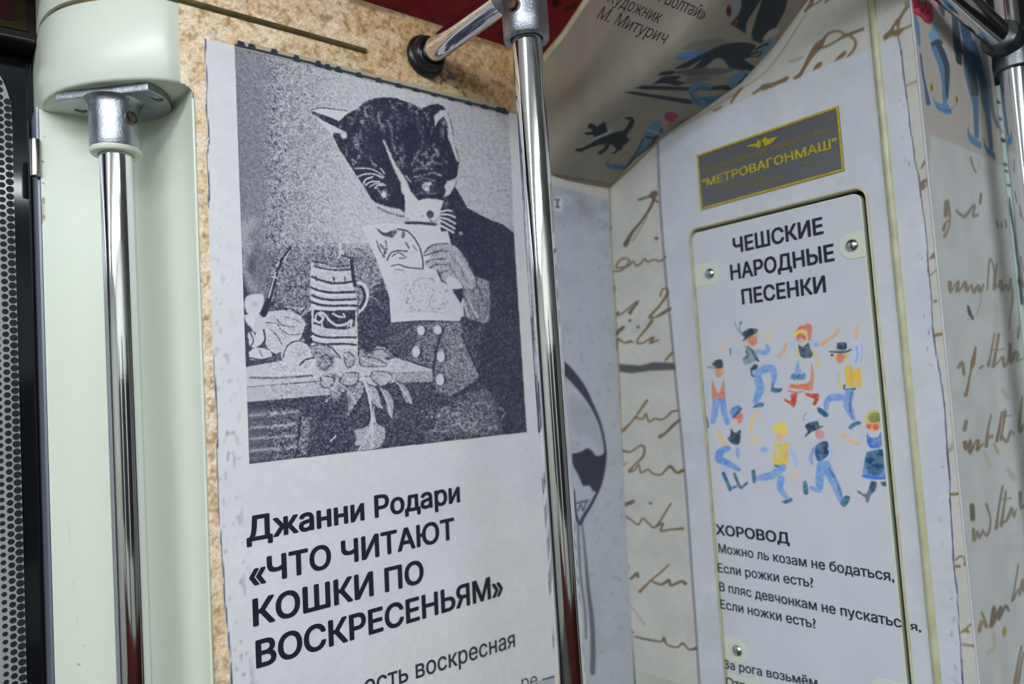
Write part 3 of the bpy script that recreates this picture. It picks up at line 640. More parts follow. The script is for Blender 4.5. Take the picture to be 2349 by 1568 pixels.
sh = [# man in hat with green waistcoat
 Lh([(280, 130), (300, 180), (330, 220)], 3, (90, 130, 170), 3, .7), Lh([(322, 135), (315, 175), (335, 215)], 3, (90, 130, 170), 3, .7), Eh(325, 130, 4, 3, (70, 120, 180)),
 Bh([(350, 250), (440, 190), (455, 225), (430, 270), (375, 285)], (232, 190, 70)), Eh(415, 265, 10, 12, chk), Eh(405, 262, 12, 14, (235, 160, 130), 4, .4),
 Bh([(335, 205), (380, 178), (430, 175), (455, 185), (430, 210), (345, 268), (338, 262), (350, 240)], nav), Bh([(335, 200), (400, 172), (430, 182), (440, 205), (350, 235)], nav),
 Lh([(165, 305), (200, 315), (240, 318)], [4, 7, 6], (244, 198, 150)), Lh([(255, 330), (310, 345), (330, 350)], [12, 13, 8], pal, 4, .8), Lh([(245, 325), (248, 370)], 3, tea),
 Bh([(350, 300), (400, 320), (440, 350), (450, 405), (370, 445), (345, 430), (340, 400), (375, 370)], (128, 152, 150), 4), Lh([(375, 310), (410, 340), (430, 380), (455, 415)], 4, nav), Lh([(350, 400), (375, 375), (365, 340)], 5, (86, 104, 100)),
 Lh([(450, 340), (500, 355), (530, 330), (520, 300)], [8, 12, 11, 7], blu), Lh([(525, 270), (530, 230), (525, 190)], [8, 7, 5], (248, 196, 150)),
 Bh([(395, 470), (430, 440), (455, 460), (420, 490)], nav), Lh([(400, 480), (415, 530), (470, 525)], 4, (60, 80, 110)),
 Lh([(450, 510), (500, 480), (560, 475), (575, 540), (565, 590)], [16, 18, 17, 13, 8], blu), Lh([(562, 590), (560, 625)], 3, tea), Bh([(545, 640), (560, 615), (600, 622), (635, 622), (620, 650), (580, 655)], tea),
 Lh([(455, 560), (470, 620), (450, 680), (435, 720)], [19, 19, 17, 14], blu), Bh([(410, 765), (430, 745), (465, 728), (498, 735), (485, 760), (440, 765)], tea),
 # woman red scarf
 Bh([(730, 210), (760, 160), (810, 145), (810, 130), (850, 150), (858, 200), (845, 265), (825, 250), (815, 190), (770, 180)], (226, 110, 84)), Bh([(712, 225), (735, 195), (790, 185), (820, 205), (825, 250), (800, 235), (740, 240)], hair), Eh(775, 245, 11, 11, chk), Eh(778, 268, 8, 6, skin, 4, .8),
 Bh([(755, 295), (790, 310), (830, 280), (845, 325), (862, 355), (850, 390), (790, 392), (765, 360)], nav), Lh([(750, 310), (755, 380)], 3, (230, 200, 90)), Lh([(870, 345), (890, 400), (905, 465)], [5, 4, 3], (236, 200, 80)),
 Eh(715, 290, 7, 9, pal, 4, .9), Lh([(665, 290), (640, 345), (605, 385)], [7, 8, 8], sk2, 4), Lh([(640, 350), (655, 390)], 4, (240, 196, 140)), Eh(885, 285, 11, 9, pal, 4, .95), Eh(890, 295, 6, 5, (120, 156, 214), 4, .8), Lh([(930, 290), (990, 250), (1040, 210), (1055, 180)], [9, 8, 9, 6], (234, 170, 120), 4),
 Bh([(740, 440), (750, 420), (765, 460), (780, 500), (730, 510)], blu, 4, .8), Eh(722, 530, 7, 7, (70, 120, 180)), Eh(765, 535, 7, 7, (60, 110, 160)), Eh(795, 530, 5, 8, (70, 120, 180)), Lh([(690, 545), (740, 555), (800, 550)], 3, (90, 130, 170), 3, .7),
 Bh([(850, 430), (872, 500), (868, 590), (855, 640), (790, 632), (690, 615), (705, 590), (780, 590), (835, 570), (852, 500)], (230, 124, 86)), Lh([(680, 640), (740, 650), (790, 645)], 3, red, 3, .8),
 Bh([(700, 665), (745, 650), (745, 700), (722, 765), (690, 740), (650, 715), (655, 700), (698, 715)], red), Bh([(800, 655), (860, 660), (912, 665), (905, 710), (880, 750), (862, 735), (872, 700), (820, 680)], red),
 # man yellow waistcoat
 Bh([(1048, 278), (1110, 280), (1112, 330), (1045, 328)], nav), Lh([(990, 345), (1050, 350), (1110, 348), (1150, 330)], [3, 5, 5, 3], nav), Bh([(1015, 365), (1090, 360), (1135, 368), (1115, 405), (1040, 410)], (240, 200, 90)), Eh(1068, 398, 9, 11, (222, 110, 80)), Eh(1090, 380, 6, 6, (222, 120, 90), 3, .7), Eh(1008, 372, 3, 3, nav),
 Bh([(1175, 200), (1190, 155), (1212, 170), (1205, 215), (1190, 260), (1175, 235)], (244, 184, 120)), Bh([(1165, 320), (1185, 275), (1220, 275), (1235, 340), (1215, 430), (1175, 435), (1160, 390)], (196, 214, 242), 5, .9), Lh([(1190, 310), (1200, 380), (1185, 425)], 5, (110, 156, 222), 4, .8), Lh([(1225, 290), (1235, 350), (1220, 420)], 3, (130, 166, 220), 3, .7),
 Bh([(1100, 470), (1135, 440), (1170, 495), (1215, 470), (1232, 600), (1200, 620), (1120, 600), (1105, 540)], (240, 192, 60)), Bh([(1060, 480), (1070, 560), (1085, 620), (1065, 610), (1055, 560)], yel), Lh([(1100, 600), (1105, 630), (1180, 625)], 4, nav), Eh(1040, 540, 5, 12, pal, 5, .6), Lh([(1150, 460), (1160, 600)], 4, (226, 150, 50), 5, .4),
 Lh([(1070, 690), (1010, 690), (970, 720), (965, 770)], [17, 17, 14, 11], blu), Bh([(895, 770), (915, 765), (975, 805), (978, 832), (950, 835), (905, 800)], tea), Lh([(1140, 660), (1125, 740), (1160, 830), (1170, 850)], [22, 20, 14, 9], blu), Lh([(1155, 645), (1140, 760), (1165, 845)], 2.5, nav, 3, .8), Bh([(1130, 915), (1160, 880), (1215, 868), (1222, 890), (1180, 905), (1150, 930)], tea),
 # man at left, orange vest
 Bh([(105, 445), (130, 415), (180, 405), (190, 460), (150, 470)], (58, 76, 66)), Lh([(80, 462), (140, 470), (190, 462)], 3, nav, 3, .7), Eh(160, 505, 9, 11, (236, 140, 80)), Eh(185, 490, 5, 6, (240, 176, 90), 3, .8),
 Bh([(110, 555), (130, 610), (160, 660), (180, 600), (200, 560), (205, 705), (120, 710), (108, 640)], (228, 104, 64)), Lh([(118, 710), (200, 710)], 4, tea), Lh([(68, 600), (75, 680)], 9, pal, 5, .7), Lh([(215, 600), (220, 680)], 7, pal, 5, .6), Lh([(140, 720), (130, 800), (115, 870)], [17, 15, 12], blu), Lh([(190, 720), (200, 800), (225, 880)], [15, 14, 11], blu), Bh([(55, 850), (75, 840), (88, 910), (65, 915)], tea),
 # second row: man blue cap
 Bh([(240, 800), (260, 765), (315, 750), (325, 790), (270, 845), (245, 830)], blu2), Lh([(275, 835), (325, 775)], 5, nav), Bh([(280, 840), (330, 800), (340, 840), (320, 880), (280, 880)], (230, 120, 96)), Eh(285, 870, 7, 7, (246, 196, 170), 4, .8), Lh([(250, 820), (245, 850)], 4, pal),
 Bh([(250, 920), (280, 955), (322, 935), (320, 1010), (300, 1045), (250, 1030), (225, 995), (245, 975)], nav), Lh([(400, 925), (410, 860), (420, 825), (465, 820)], [9, 7, 6, 7], (246, 200, 130), 4), Lh([(210, 1050), (190, 1010), (165, 980), (165, 950)], [10, 8, 10, 8], (246, 190, 120), 4), Eh(355, 930, 4, 4, pal, 4, .6),
 Lh([(230, 1070), (170, 1100), (165, 1150), (240, 1190), (310, 1230)], [12, 17, 18, 14, 9], (90, 144, 226)), Lh([(300, 1075), (305, 1130)], 9, (120, 156, 224), 4, .8), Lh([(190, 1210), (220, 1260)], 12, pal, 5, .8), Lh([(195, 1260), (225, 1330), (245, 1380)], 8, tea), Lh([(240, 1375), (290, 1355)], 6, (40, 90, 150)), Lh([(275, 1260), (300, 1320), (325, 1365), (370, 1330)], [6, 6, 7, 5], (50, 84, 110)),
 # child yellow
 Bh([(560, 905), (600, 875), (660, 885), (672, 930), (665, 990), (640, 960), (590, 955), (565, 960)], hair), Eh(615, 985, 9, 9, (244, 180, 130)), Bh([(570, 1020), (600, 1035), (640, 1030), (690, 1035), (670, 1100), (675, 1180), (650, 1205), (580, 1190), (560, 1160), (575, 1090)], (240, 202, 66)), Bh([(600, 1040), (615, 1110), (600, 1150), (590, 1090)], (206, 210, 214), 3, .8),
 Lh([(415, 975), (430, 1010), (450, 1030)], [10, 8, 5], (246, 204, 150), 4), Eh(500, 1080, 9, 7, (140, 176, 228), 4, .8), Lh([(700, 1080), (730, 1140), (745, 1200)], [10, 12, 8], (170, 196, 232), 4, .9), Lh([(720, 1240), (745, 1280)], 6, (246, 200, 150), 4), Eh(665, 1120, 6, 10, (236, 160, 60), 5, .5),
 Lh([(580, 1200), (650, 1215)], 4, nav), Lh([(640, 1215), (560, 1270), (480, 1290), (440, 1295)], [17, 18, 15, 10], blu), Bh([(402, 1240), (430, 1235), (438, 1320), (415, 1325)], tea), Lh([(625, 1300), (620, 1370), (660, 1430)], [17, 15, 11], blu), Bh([(630, 1470), (660, 1455), (705, 1440), (708, 1465), (660, 1485)], tea),
 # man in navy hat
 Lh([(800, 860), (790, 840), (815, 805)], 2, (120, 130, 140), 3, .7), Bh([(805, 905), (830, 880), (900, 868), (912, 900), (945, 905), (900, 930), (850, 950), (810, 985), (808, 970), (825, 945)], nav), Eh(915, 965, 11, 11, (232, 130, 116)), Bh([(840, 970), (870, 945), (890, 990), (860, 1000)], (226, 214, 200), 3, .8),
 Bh([(885, 1050), (930, 1020), (975, 1025), (985, 1100), (960, 1140), (905, 1170), (880, 1110)], (44, 88, 140)), Bh([(920, 1040), (970, 1030), (975, 1110), (940, 1130)], nav, 5, .7), Lh([(875, 1070), (850, 1130), (855, 1180)], [7, 9, 8], (120, 160, 224), 4), Lh([(985, 1070), (1010, 1120), (980, 1160)], 7, pal, 4), Lh([(900, 1190), (990, 1180)], 4, (230, 180, 120)),
 Lh([(930, 1200), (915, 1300), (910, 1380), (850, 1365)], [22, 20, 14, 8], blu), Lh([(960, 1200), (1010, 1300), (1050, 1380), (1070, 1450)], [24, 20, 18, 13], blu), Lh([(985, 1220), (1040, 1320), (1080, 1440)], 2.5, nav, 3, .6), Bh([(790, 1320), (815, 1315), (832, 1390), (820, 1418), (795, 1405)], tea), Bh([(1065, 1480), (1100, 1430), (1138, 1430), (1138, 1460), (1110, 1505), (1085, 1505)], tea),
 # girl blue dress
 Eh(1325, 850, 22, 20, (228, 198, 72)), Eh(1330, 842, 16, 12, (118, 132, 58)), Bh([(1265, 880), (1370, 880), (1375, 915), (1320, 945), (1275, 915)], (246, 170, 120)), Eh(1283, 905, 6, 6, (232, 84, 70)), Eh(1335, 910, 7, 7, (232, 84, 70)),
 Bh([(1268, 950), (1290, 985), (1350, 985), (1375, 950), (1380, 1030), (1365, 1065), (1300, 1068), (1272, 1030)], blu2), Bh([(1060, 990), (1100, 950), (1120, 975), (1170, 1020), (1215, 1015), (1210, 1045), (1160, 1035), (1110, 1000)], (244, 190, 130)), Eh(1235, 985, 5, 8, pal, 5, .6), Eh(1410, 980, 6, 9, pal, 5, .6),
 Bh([(1265, 1100), (1385, 1080), (1430, 1150), (1450, 1290), (1380, 1300), (1245, 1290), (1250, 1180)], (84, 136, 228)), Bh([(1270, 1100), (1385, 1080), (1390, 1160), (1380, 1260), (1290, 1260), (1250, 1190)], (34, 84, 124), 5), Lh([(1300, 1110), (1290, 1250)], 3, (20, 50, 90), 3, .7), Lh([(1350, 1100), (1345, 1250)], 3, (20, 50, 90), 3, .7), Lh([(1240, 1275), (1330, 1292), (1450, 1290)], 6, blu2),
 Bh([(1300, 1315), (1340, 1325), (1335, 1380), (1300, 1420), (1280, 1470), (1262, 1470), (1255, 1440), (1200, 1400), (1205, 1388), (1265, 1410)], (58, 84, 116)), Bh([(1370, 1325), (1450, 1315), (1455, 1350), (1390, 1352)], (50, 76, 110))]
base_ = val.copy(); val = raster(px, val, sh)
wc = np.clip((vnoise(u, v, 330, 55)*.5+vnoise(u, v, 140, 56)*.5-.30)*1.1, 0, .34)[:, None]   # uneven watercolour
val = val+(base_-val)*wc
pr_ = relparent(grid_mesh('printed_film', P, lin(np.clip(val, 0, 255))*G_E, vinyl, keep=lambda c: np.hypot(c[:, 1]-np.clip(c[:, 1], VY0+.008, VY1-.008), c[:, 2]-np.clip(c[:, 2], 1.1, VZ1-.008)) < .008), plate)
pr_.matrix_parent_inverse = Matrix.Identity(4); pr_.parent = hatch; pr_.matrix_parent_inverse = Matrix.Translation(-Vector(hatch.location))
for s, a, b, top, bold in (
    ('ЧЕШСКИЕ', (1684, 582), (1891, 536), (1684, 546), .034), ('НАРОДНЫЕ', (1678, 643), (1916.5, 598), (1678, 607), .034), ('ПЕСЕНКИ', (1704, 699), (1897, 670), (1704, 663), .034),
    ('ХОРОВОД', (1644, 1225), (1813, 1247), (1644, 1201), .034), ('Можно ль козам не бодаться,', (1650, 1266), (2053, 1333), (1650, 1245), .020), ('Если рожки есть?', (1649, 1311), (1868, 1347), (1649, 1290), .020),
    ('В пляс девчонкам не пускатьс', (1652, 1354), (2070, 1439), (1652, 1333), .020), ('Если ножки есть?', (1654.6, 1394), (1874, 1441), (1654.6, 1373), .020), ('За рога возьмём,', (1662, 1531), (1885, 1577), (1662, 1511), .020), ('Отведём', (1666, 1571), (1790, 1600), (1666, 1551), .020)):
    letter_on(s, onE, a, b, top, ink if bold > .03 else ink2, hatch, N_E, bold, lift=0.0014)
letter_on('я,', onE, (2089, 1443), (2114, 1448), (2089, 1424), ink2, end, N_E, .020)
def tab(y, z, side):
    bm = bm_new(); r = 0.0155; out = []
    ey = (PY1 if side > 0 else PY0)
    if side > 0: out = [(ey, z-r), (ey, z+r)]+[(y-(r)*math.sin(a)*1.0, z+r*math.cos(a)) for a in np.linspace(0, math.pi, 16)]
    else: out = [(ey, z+r), (ey, z-r)]+[(y+r*math.sin(a), z-r*math.cos(a)) for a in np.linspace(0, math.pi, 16)]
    prism_yz(bm, out, XE-0.0017, XE-0.0004)
    bmesh.ops.bevel(bm, geom=[e for e in bm.edges], offset=0.0005, segments=2, affect='EDGES')
    t = relparent(obj('tab', bm_me(bm, smooth=False), cream), hatch)
    bm = bm_new(); lathe(bm, (XE-0.0012, y, z), (-1, 0, 0), [(0.0075, 0), (0.0075, 0.0008), (0.0070, .0020), (0.0055, 0.0034), (0.0030, 0.0042), (0.0001, 0.0045)], 32)
    sc = obj('screw', bm_me(bm), steel); sc.parent = t
    bm = bm_new()
    box(bm, (XE-0.0061, y-0.0030, z-0.0006), (XE-0.0052, y+0.0030, z+0.0006)); box(bm, (XE-0.0061, y-0.0006, z-0.0030), (XE-0.0052, y+0.0006, z+0.0030))
for y, z, sd in ((0.571, 1.7300, 1), (0.376, 1.7315, -1), (0.5765, 1.2230, 1), (0.386, 1.2230, -1)): tab(y, z, sd)

#==================================================================== MAKER'S PLATE
pq = empty('maker_plate', (XE, 0.477, 1.82), 'grey metal maker plate with yellow border and Cyrillic lettering, fixed above the white panel', 'plaque')
bm = bm_new(); YA, YB, ZA, ZBt = 0.5768, 0.3768, 1.8200, 1.8972
box(bm, (XE-0.0014, YB, ZA), (XE-0.0002, YA, ZBt)); relparent(obj('plate', bm_me(bm, smooth=False), plaquem), pq)
bm = bm_new(); bw = 0.0026
for a, b in (((YB, ZA), (YA, ZA+bw)), ((YB, ZBt-bw), (YA, ZBt)), ((YB, ZA+bw), (YB+bw, ZBt-bw)), ((YA-bw, ZA+bw), (YA, ZBt-bw))):
    box(bm, (XE-0.0019, a[0], a[1]), (XE-0.0013, b[0], b[1]))
relparent(obj('border', bm_me(bm, smooth=False), gold), pq)
PQ = tf(1580, 220, 5.6)
em = [onE(*p) for p in PQ([(750, 655), (815, 625), (880, 605), (885, 560), (935, 585), (1000, 520), (1010, 562), (1065, 545), (1160, 522), (1110, 570), (1060, 615), (985, 655), (960, 590), (920, 678), (860, 650)])]
bm = bm_new(); f_ = bm.faces.new([bm.verts.new((XE-0.0020, p[1], p[2])) for p in em]); bmesh.ops.triangulate(bm, faces=[f_])
relparent(obj('emblem', bm_me(bm, smooth=False), gold), pq)
for s, a, b, h, bd, mm in (('АКЦИОНЕРНОЕ ОБЩЕСТВО', (205, 990), (1800, 465), 52, .01, golddark), ('"МЕТРОВАГОНМАШ"', (185, 1180), (1920, 655), 108, .03, gold),
        ('МОДЕЛЬ 81-717.6', (400, 1222), (980, 1055), 44, .01, golddark), ('Г. МЫТИЩИ', (770, 1200), (1240, 1065), 44, .01, golddark), ('2008 г.', (1450, 912), (1645, 860), 46, .01, golddark)):
    a_, b_, t_ = PQ([a, b, (a[0]-3, a[1]-h)]); letter_on(s, onE, a_, b_, t_, mm, pq, N_E, bd, lift=0.0019)

#==================================================================== RETURN WALL (aged paper with figures) beyond the free edge
XR2 = 1.077
nX, nZ = 330, 560
P = plane_grid((XE-0.0005, YR, 1.15), (XR2, YR, 1.15), (XE-0.0005, YR, 2.27), nX, nZ); Pf = P.reshape(-1, 3); px = proj(Pf); u, v = Pf[:, 0], Pf[:, 2]
val = np.tile(np.array([166, 159, 152.]), (len(Pf), 1))
sh = [('poly', Z3([(1340, 1080), (1480, 1130), (1700, 1220), (1960, 1350), (2400, 1500)])+[(2600, 1700), (2100, 1700)], (176, 178, 176), 5, 1)]
val = raster(px, val, sh); val += ((vnoise(u, v, 40, 61)-.5)*10)[:, None]
LB = (84, 120, 152); LD = (60, 72, 88)
RA = tf(2150, 450, 4.482); RB = tf(2150, 750, 3.92); RC = tf(2100, 1100, 3.35); RW = (122, 112, 98)
sh = [('blob', Z3([(1170, -20), (1250, 8), (1340, 30), (1360, 90), (1362, 145), (1345, 185), (1315, 192), (1285, 160), (1250, 130), (1215, 118), (1190, 60)]), (188, 60, 82), 2, 1),
 ('ell', (*Z3([(1218, 52)])[0], 3.5, 4, 0), (96, 32, 44), 2, 1), ('ell', (*Z3([(1272, 82)])[0], 3, 5, 0), (96, 32, 44), 2, 1), ('ell', (*Z3([(1318, 92)])[0], 2.5, 4, 0), (96, 32, 44), 2, .9), ln(Z3, [(1205, 100), (1260, 125), (1300, 170), (1345, 160)], 3, (110, 30, 50), 2, .8),
 ln(Z3, [(1245, -10), (1243, 60)], 2, (110, 40, 80), 2, .7), ln(Z3, [(1300, 0), (1302, 70)], 2, (110, 40, 80), 2, .6),
 ln(Z3, [(1215, 130), (1232, 200), (1245, 300), (1250, 360)], [4, 8, 6, 4], LB), ln(Z3, [(1260, 430), (1275, 560), (1300, 700), (1322, 825)], [3, 3, 4, 8], (60, 84, 130)),
 ('blob', Z3([(1320, 280), (1370, 190), (1395, 185), (1420, 300), (1400, 350), (1360, 380)]), (110, 150, 180), 3, .9),
 ln(Z3, [(1375, 375), (1410, 420), (1445, 520), (1462, 640), (1458, 790)], [14, 20, 20, 16, 10], LB), ln(Z3, [(1400, 350), (1440, 440), (1470, 540), (1470, 650), (1472, 780)], [10, 10, 9, 7, 4], LD), ln(Z3, [(1360, 350), (1395, 330), (1420, 340)], 8, LD),
 ('poly', Z3([(1355, 760), (1385, 815), (1430, 830), (1455, 790), (1475, 830), (1505, 870), (1510, 910), (1460, 912), (1400, 880), (1372, 830)]), (90, 130, 168), 3, 1), ln(Z3, [(1385, 850), (1450, 880), (1505, 885)], 2, LD, 2, .8), ln(Z3, [(1505, 870), (1545, 835)], 2, LB, 3, .6), ln(Z3, [(1310, 770), (1340, 730)], 2, LB, 3, .6),
 ('ell', (*Z3([(1347, 695)])[0], 4, 11, -.1), (160, 148, 60), 3, .9), ('ell', (*Z3([(1350, 700)])[0], 2, 6, -.1), (70, 66, 50), 2, .9), ('ell', (*Z3([(1548, 790)])[0], 4, 10, -.1), (160, 148, 60), 3, .9), ('ell', (*Z3([(1551, 798)])[0], 2, 6, -.1), (70, 66, 50), 2, .9),
 ln(Z3, [(1410, -20), (1430, 60), (1445, 125)], [8, 11, 3], LD), ln(Z3, [(1525, 100), (1540, 200), (1550, 320), (1555, 400)], [8, 12, 14, 12], LD), ('blob', Z3([(1540, 400), (1565, 395), (1592, 505), (1575, 518), (1545, 490)]), (62, 66, 70), 3, 1), ln(Z3, [(1580, 380), (1592, 425)], 5, LD),
 ln(Z3, [(1590, 150), (1615, 230), (1640, 330)], [8, 16, 16], (56, 84, 112)),
 ln(Z3, [(1630, 330), (1650, 450), (1660, 580), (1680, 700), (1700, 850), (1708, 1090)], [14, 20, 22, 18, 10, 8], (74, 104, 136)), ln(Z3, [(1660, 560), (1685, 680), (1695, 740)], 13, (70, 80, 84)),
 ('poly', Z3([(1640, 1008), (1652, 1060), (1700, 1110), (1745, 1140), (1746, 1188), (1700, 1170), (1650, 1130), (1632, 1070)]), (84, 116, 150), 3, 1),
 ln(Z3, [(1680, 350), (1720, 500), (1755, 650), (1780, 820), (1800, 930), (1825, 1180)], [12, 15, 13, 13, 9, 7], (66, 92, 124)), ('poly', Z3([(1765, 1105), (1785, 1170), (1830, 1190), (1858, 1235), (1858, 1278), (1800, 1235), (1770, 1180)]), (80, 104, 136), 3, 1),
 ln(Z3, [(1770, 400), (1790, 560), (1810, 700), (1840, 900), (1880, 1010)], [7, 10, 9, 6, 7], (78, 92, 116), 4, .8), ln(Z3, [(1740, 380), (1800, 640)], 5, (110, 100, 70), 5, .5),
 # writing
 ln(Z3, [(1660, 1260), (1680, 1330), (1700, 1370)], [4, 3, 4], RW), ln(Z3, [(1730, 1290), (1720, 1350)], 2, (150, 136, 110), 3, .5),
 ln(RA, [(65, 340), (90, 270), (130, 230), (100, 60), (85, 200)], [7, 4, 3, 9, 7], RW), ln(RA, [(75, 410), (110, 350), (130, 260)], [6, 3, 3], RW), ln(RA, [(200, 150), (240, 190), (290, 200), (380, 90), (370, 200), (420, 190)], [5, 5, 6, 4, 5, 4], RW), ln(RA, [(450, -20), (440, 70)], 5, RW), ln(RA, [(610, 260), (625, 310)], 4, RW), ln(RA, [(660, 270), (665, 320)], 3, RW), ln(RA, [(700, 250), (710, 310)], 4, RW),
 ln(RA, [(130, 890), (135, 980), (170, 930), (215, 880), (205, 970), (250, 940), (285, 895), (305, 970), (350, 910), (375, 985), (420, 920), (440, 975), (475, 910)], [8, 5, 3, 5, 7, 3, 8, 6, 3, 5, 6, 7, 4], RW),
 ln(RA, [(475, 930), (440, 1100), (410, 1210), (370, 1240), (310, 1270)], 2.5, (150, 142, 120), 3, .7), ln(RA, [(318, 1130), (335, 1200), (368, 1262)], [4, 7, 3], (72, 74, 78)),
 ln(RA, [(515, 960), (525, 800), (540, 650), (570, 690), (590, 800), (585, 950), (610, 700)], [3, 3, 4, 3, 4, 6, 3], RW), ln(RA, [(590, 900), (630, 930), (655, 870), (665, 960), (710, 905), (735, 970), (755, 850)], [6, 4, 6, 7, 3, 4, 5], RW), ln(RA, [(755, 850), (775, 1040), (755, 1200), (740, 1360)], [4, 6, 3, 3], RW, 3, .7), ln(RA, [(850, 1100), (850, 1300), (835, 1460)], 4, RW, 4, .6), ln(RA, [(600, 1100), (610, 1300), (600, 1500)], 7, (158, 150, 130), 8, .4),
 ln(RB, [(255, 610), (270, 560), (300, 400), (320, 320), (345, 185)], [7, 5, 3, 9, 4], (122, 108, 76)), ln(RB, [(190, 360), (225, 320), (240, 420)], 6, RW), ln(RB, [(385, 370), (410, 350)], 4, RW), ln(RB, [(460, 340), (480, 250), (515, 60)], [7, 3, 3], RW), ln(RB, [(505, 350), (530, 200), (555, 65)], [7, 4, 5], RW), ln(RB, [(480, 200), (560, 205), (600, 195)], 2.5, RW), ln(RB, [(520, 340), (560, 300), (590, 270), (600, 350), (640, 290), (655, 150), (660, 310), (705, 220), (725, 250), (715, 300), (765, 285)], [4, 3, 5, 6, 3, 5, 7, 5, 6, 5, 3], RW), ln(RB, [(730, 0), (725, 100)], 4, RW),
 ln(RB, [(245, 920), (260, 850)], 7, RW), ln(RB, [(250, 1040), (260, 1095), (300, 1020), (295, 1120), (340, 1040), (370, 1020), (360, 1100), (410, 1045)], [9, 6, 4, 8, 3, 5, 6, 3], (112, 98, 76)), ln(RB, [(485, 790), (460, 900), (440, 1065)], [3, 4, 7], RW), ln(RB, [(445, 990), (495, 980)], 6, RW), ln(RB, [(535, 1020), (560, 900), (580, 760)], [6, 5, 3], (122, 98, 86)), ln(RB, [(570, 1010), (590, 900), (610, 760)], [5, 4, 7], RW), ln(RB, [(590, 800), (660, 795)], 3, RW, 3, .7), ln(RB, [(580, 980), (625, 1030), (660, 940), (690, 960)], [5, 5, 5, 3], RW), ln(RB, [(765, 630), (740, 850), (745, 940), (780, 880)], [4, 6, 6, 6], RW), ln(RB, [(510, 1050), (545, 1130)], 5, (150, 136, 92), 4, .7), ln(RB, [(430, 1130), (470, 1250)], 5, (160, 150, 110), 6, .4), ln(RB, [(640, 1280), (690, 1360)], 8, (150, 138, 116), 8, .5), ln(RB, [(590, 570), (640, 630)], 8, (150, 138, 116), 8, .5),
 ln(RC, [(435, 200), (440, 300)], 9, (98, 88, 74)), ln(RC, [(445, 380), (450, 465), (475, 400), (490, 440), (520, 390)], [6, 6, 5, 6, 4], RW), ln(RC, [(545, 190), (575, 290), (570, 380), (545, 425), (520, 390)], [5, 3, 4, 6, 3], RW), ln(RC, [(620, 375), (640, 220), (670, 50)], [6, 4, 4], RW), ln(RC, [(660, 350), (680, 200), (695, 90)], [7, 4, 4], RW), ln(RC, [(655, 150), (735, 140)], 3, RW, 3, .8), ln(RC, [(670, 330), (700, 310), (720, 270), (740, 215), (755, 280), (775, 230)], [4, 5, 6, 4, 5, 3], RW), ln(RC, [(805, 100), (810, 215), (840, 190)], [7, 5, 4], RW),
 ln(RC, [(790, 650), (760, 850), (745, 925), (790, 840), (800, 880), (825, 770), (830, 850)], [3, 3, 6, 3, 5, 6, 6], RW), ln(RC, [(580, 1125), (600, 980), (610, 1040), (590, 1120), (655, 980), (640, 1070), (690, 970), (715, 1000)], [6, 5, 7, 5, 6, 6, 5, 5], (104, 94, 82)), ln(RC, [(490, 1160), (510, 1090), (550, 1130), (510, 1020)], [7, 6, 5, 4], (130, 116, 84)), ('ell', (*RC([(683, 1165)])[0], 5, 11, .1), (146, 124, 72), 3, .9), ln(RC, [(600, 1180), (605, 1280), (560, 1330)], 6, (164, 156, 130), 6, .6), ln(RC, [(765, 1560), (790, 1400), (815, 1280)], [7, 4, 4], RW), ln(RC, [(790, 1560), (815, 1400), (830, 1330)], [5, 4, 4], RW)]
val = raster(px, val, sh)
rw = struct(grid_mesh('wall_right', P, lin(np.clip(val, 0, 255))*G_R, vinyl_m))
sbox('wall_right_lower', (XE+0.0205, YR, 0.0), (XR2, YR+0.01, 1.15), opp_m)
# thin rounded edge where the end wall turns
bm = bm_new(); tube(bm, [(XE+.0008, YR+.0008, 1.15), (XE+.0008, YR+.0008, 2.26)], 0.0014, 12); struct(obj('trim_3', bm_me(bm), mat('edge_white', (200, 202, 205), .5)))
# inner jamb with the torn pale-green paper strip and the dark door recess
jm = mat('jamb_grey', (120, 112, 104), 0.5, noise=((104, 98, 92), 20, 3))
sbox('wall_passage', (XR2, 0.16, 0.0), (XR2+0.02, YR+0.01, 2.3), jm)
sbox('wall_passage_upper', (XR2-0.002, 0.12, 1.943), (XR2-0.0002, YR-0.0005, 2.30), blackm)
nA, nB = 40, 420
P = plane_grid((XR2-0.0006, YR-0.0005, 1.15), (XR2-0.0006, 0.268, 1.15), (XR2-0.0006, YR-0.0005, 1.944), nA, nB); Pf = P.reshape(-1, 3); px = proj(Pf)
val = np.tile(np.array([176, 190, 186.]), (len(Pf), 1)); W4 = tf(2250, 100, 3.92)
sh = [ln(W4, [(125, 510), (150, 525), (175, 535)], [8, 6, 2], (44, 54, 48)), ln(W4, [(160, 670), (180, 680)], 5, (60, 78, 80)), ln(W4, [(190, 865), (210, 875), (240, 870)], [8, 6, 2], (44, 54, 48)), ln(W4, [(200, 1080), (230, 1090)], 5, (60, 70, 70)), ln(W4, [(215, 1140), (240, 1150)], 4, (60, 70, 70)), ln(W4, [(240, 1270), (260, 1275)], 4, (60, 70, 70)), ln(W4, [(110, 720), (160, 740), (185, 800)], 5, (80, 100, 130), 4, .6),
      ln(RA, [(740, 20), (760, 180), (790, 350), (820, 560), (840, 740), (855, 900), (870, 1100)], [3, 5, 4, 7, 5, 8, 5], (66, 76, 78)), ln(RA, [(830, 610), (900, 615)], 2, (110, 120, 120)), ('ell', (*RA([(850, 870)])[0], 6, 9, 0), (56, 70, 66), 3, 1)]
val = raster(px, val, sh); o = grid_mesh('torn_paper_strip', P, lin(np.clip(val, 0, 255))*1.5, vinyl_m); tag(o, 'narrow pale green torn paper strip on the door jamb behind the corner handrail', 'paper strip')
sbox('door_2', (1.60, -0.60, 0.0), (1.64, 0.30, 2.2), black)

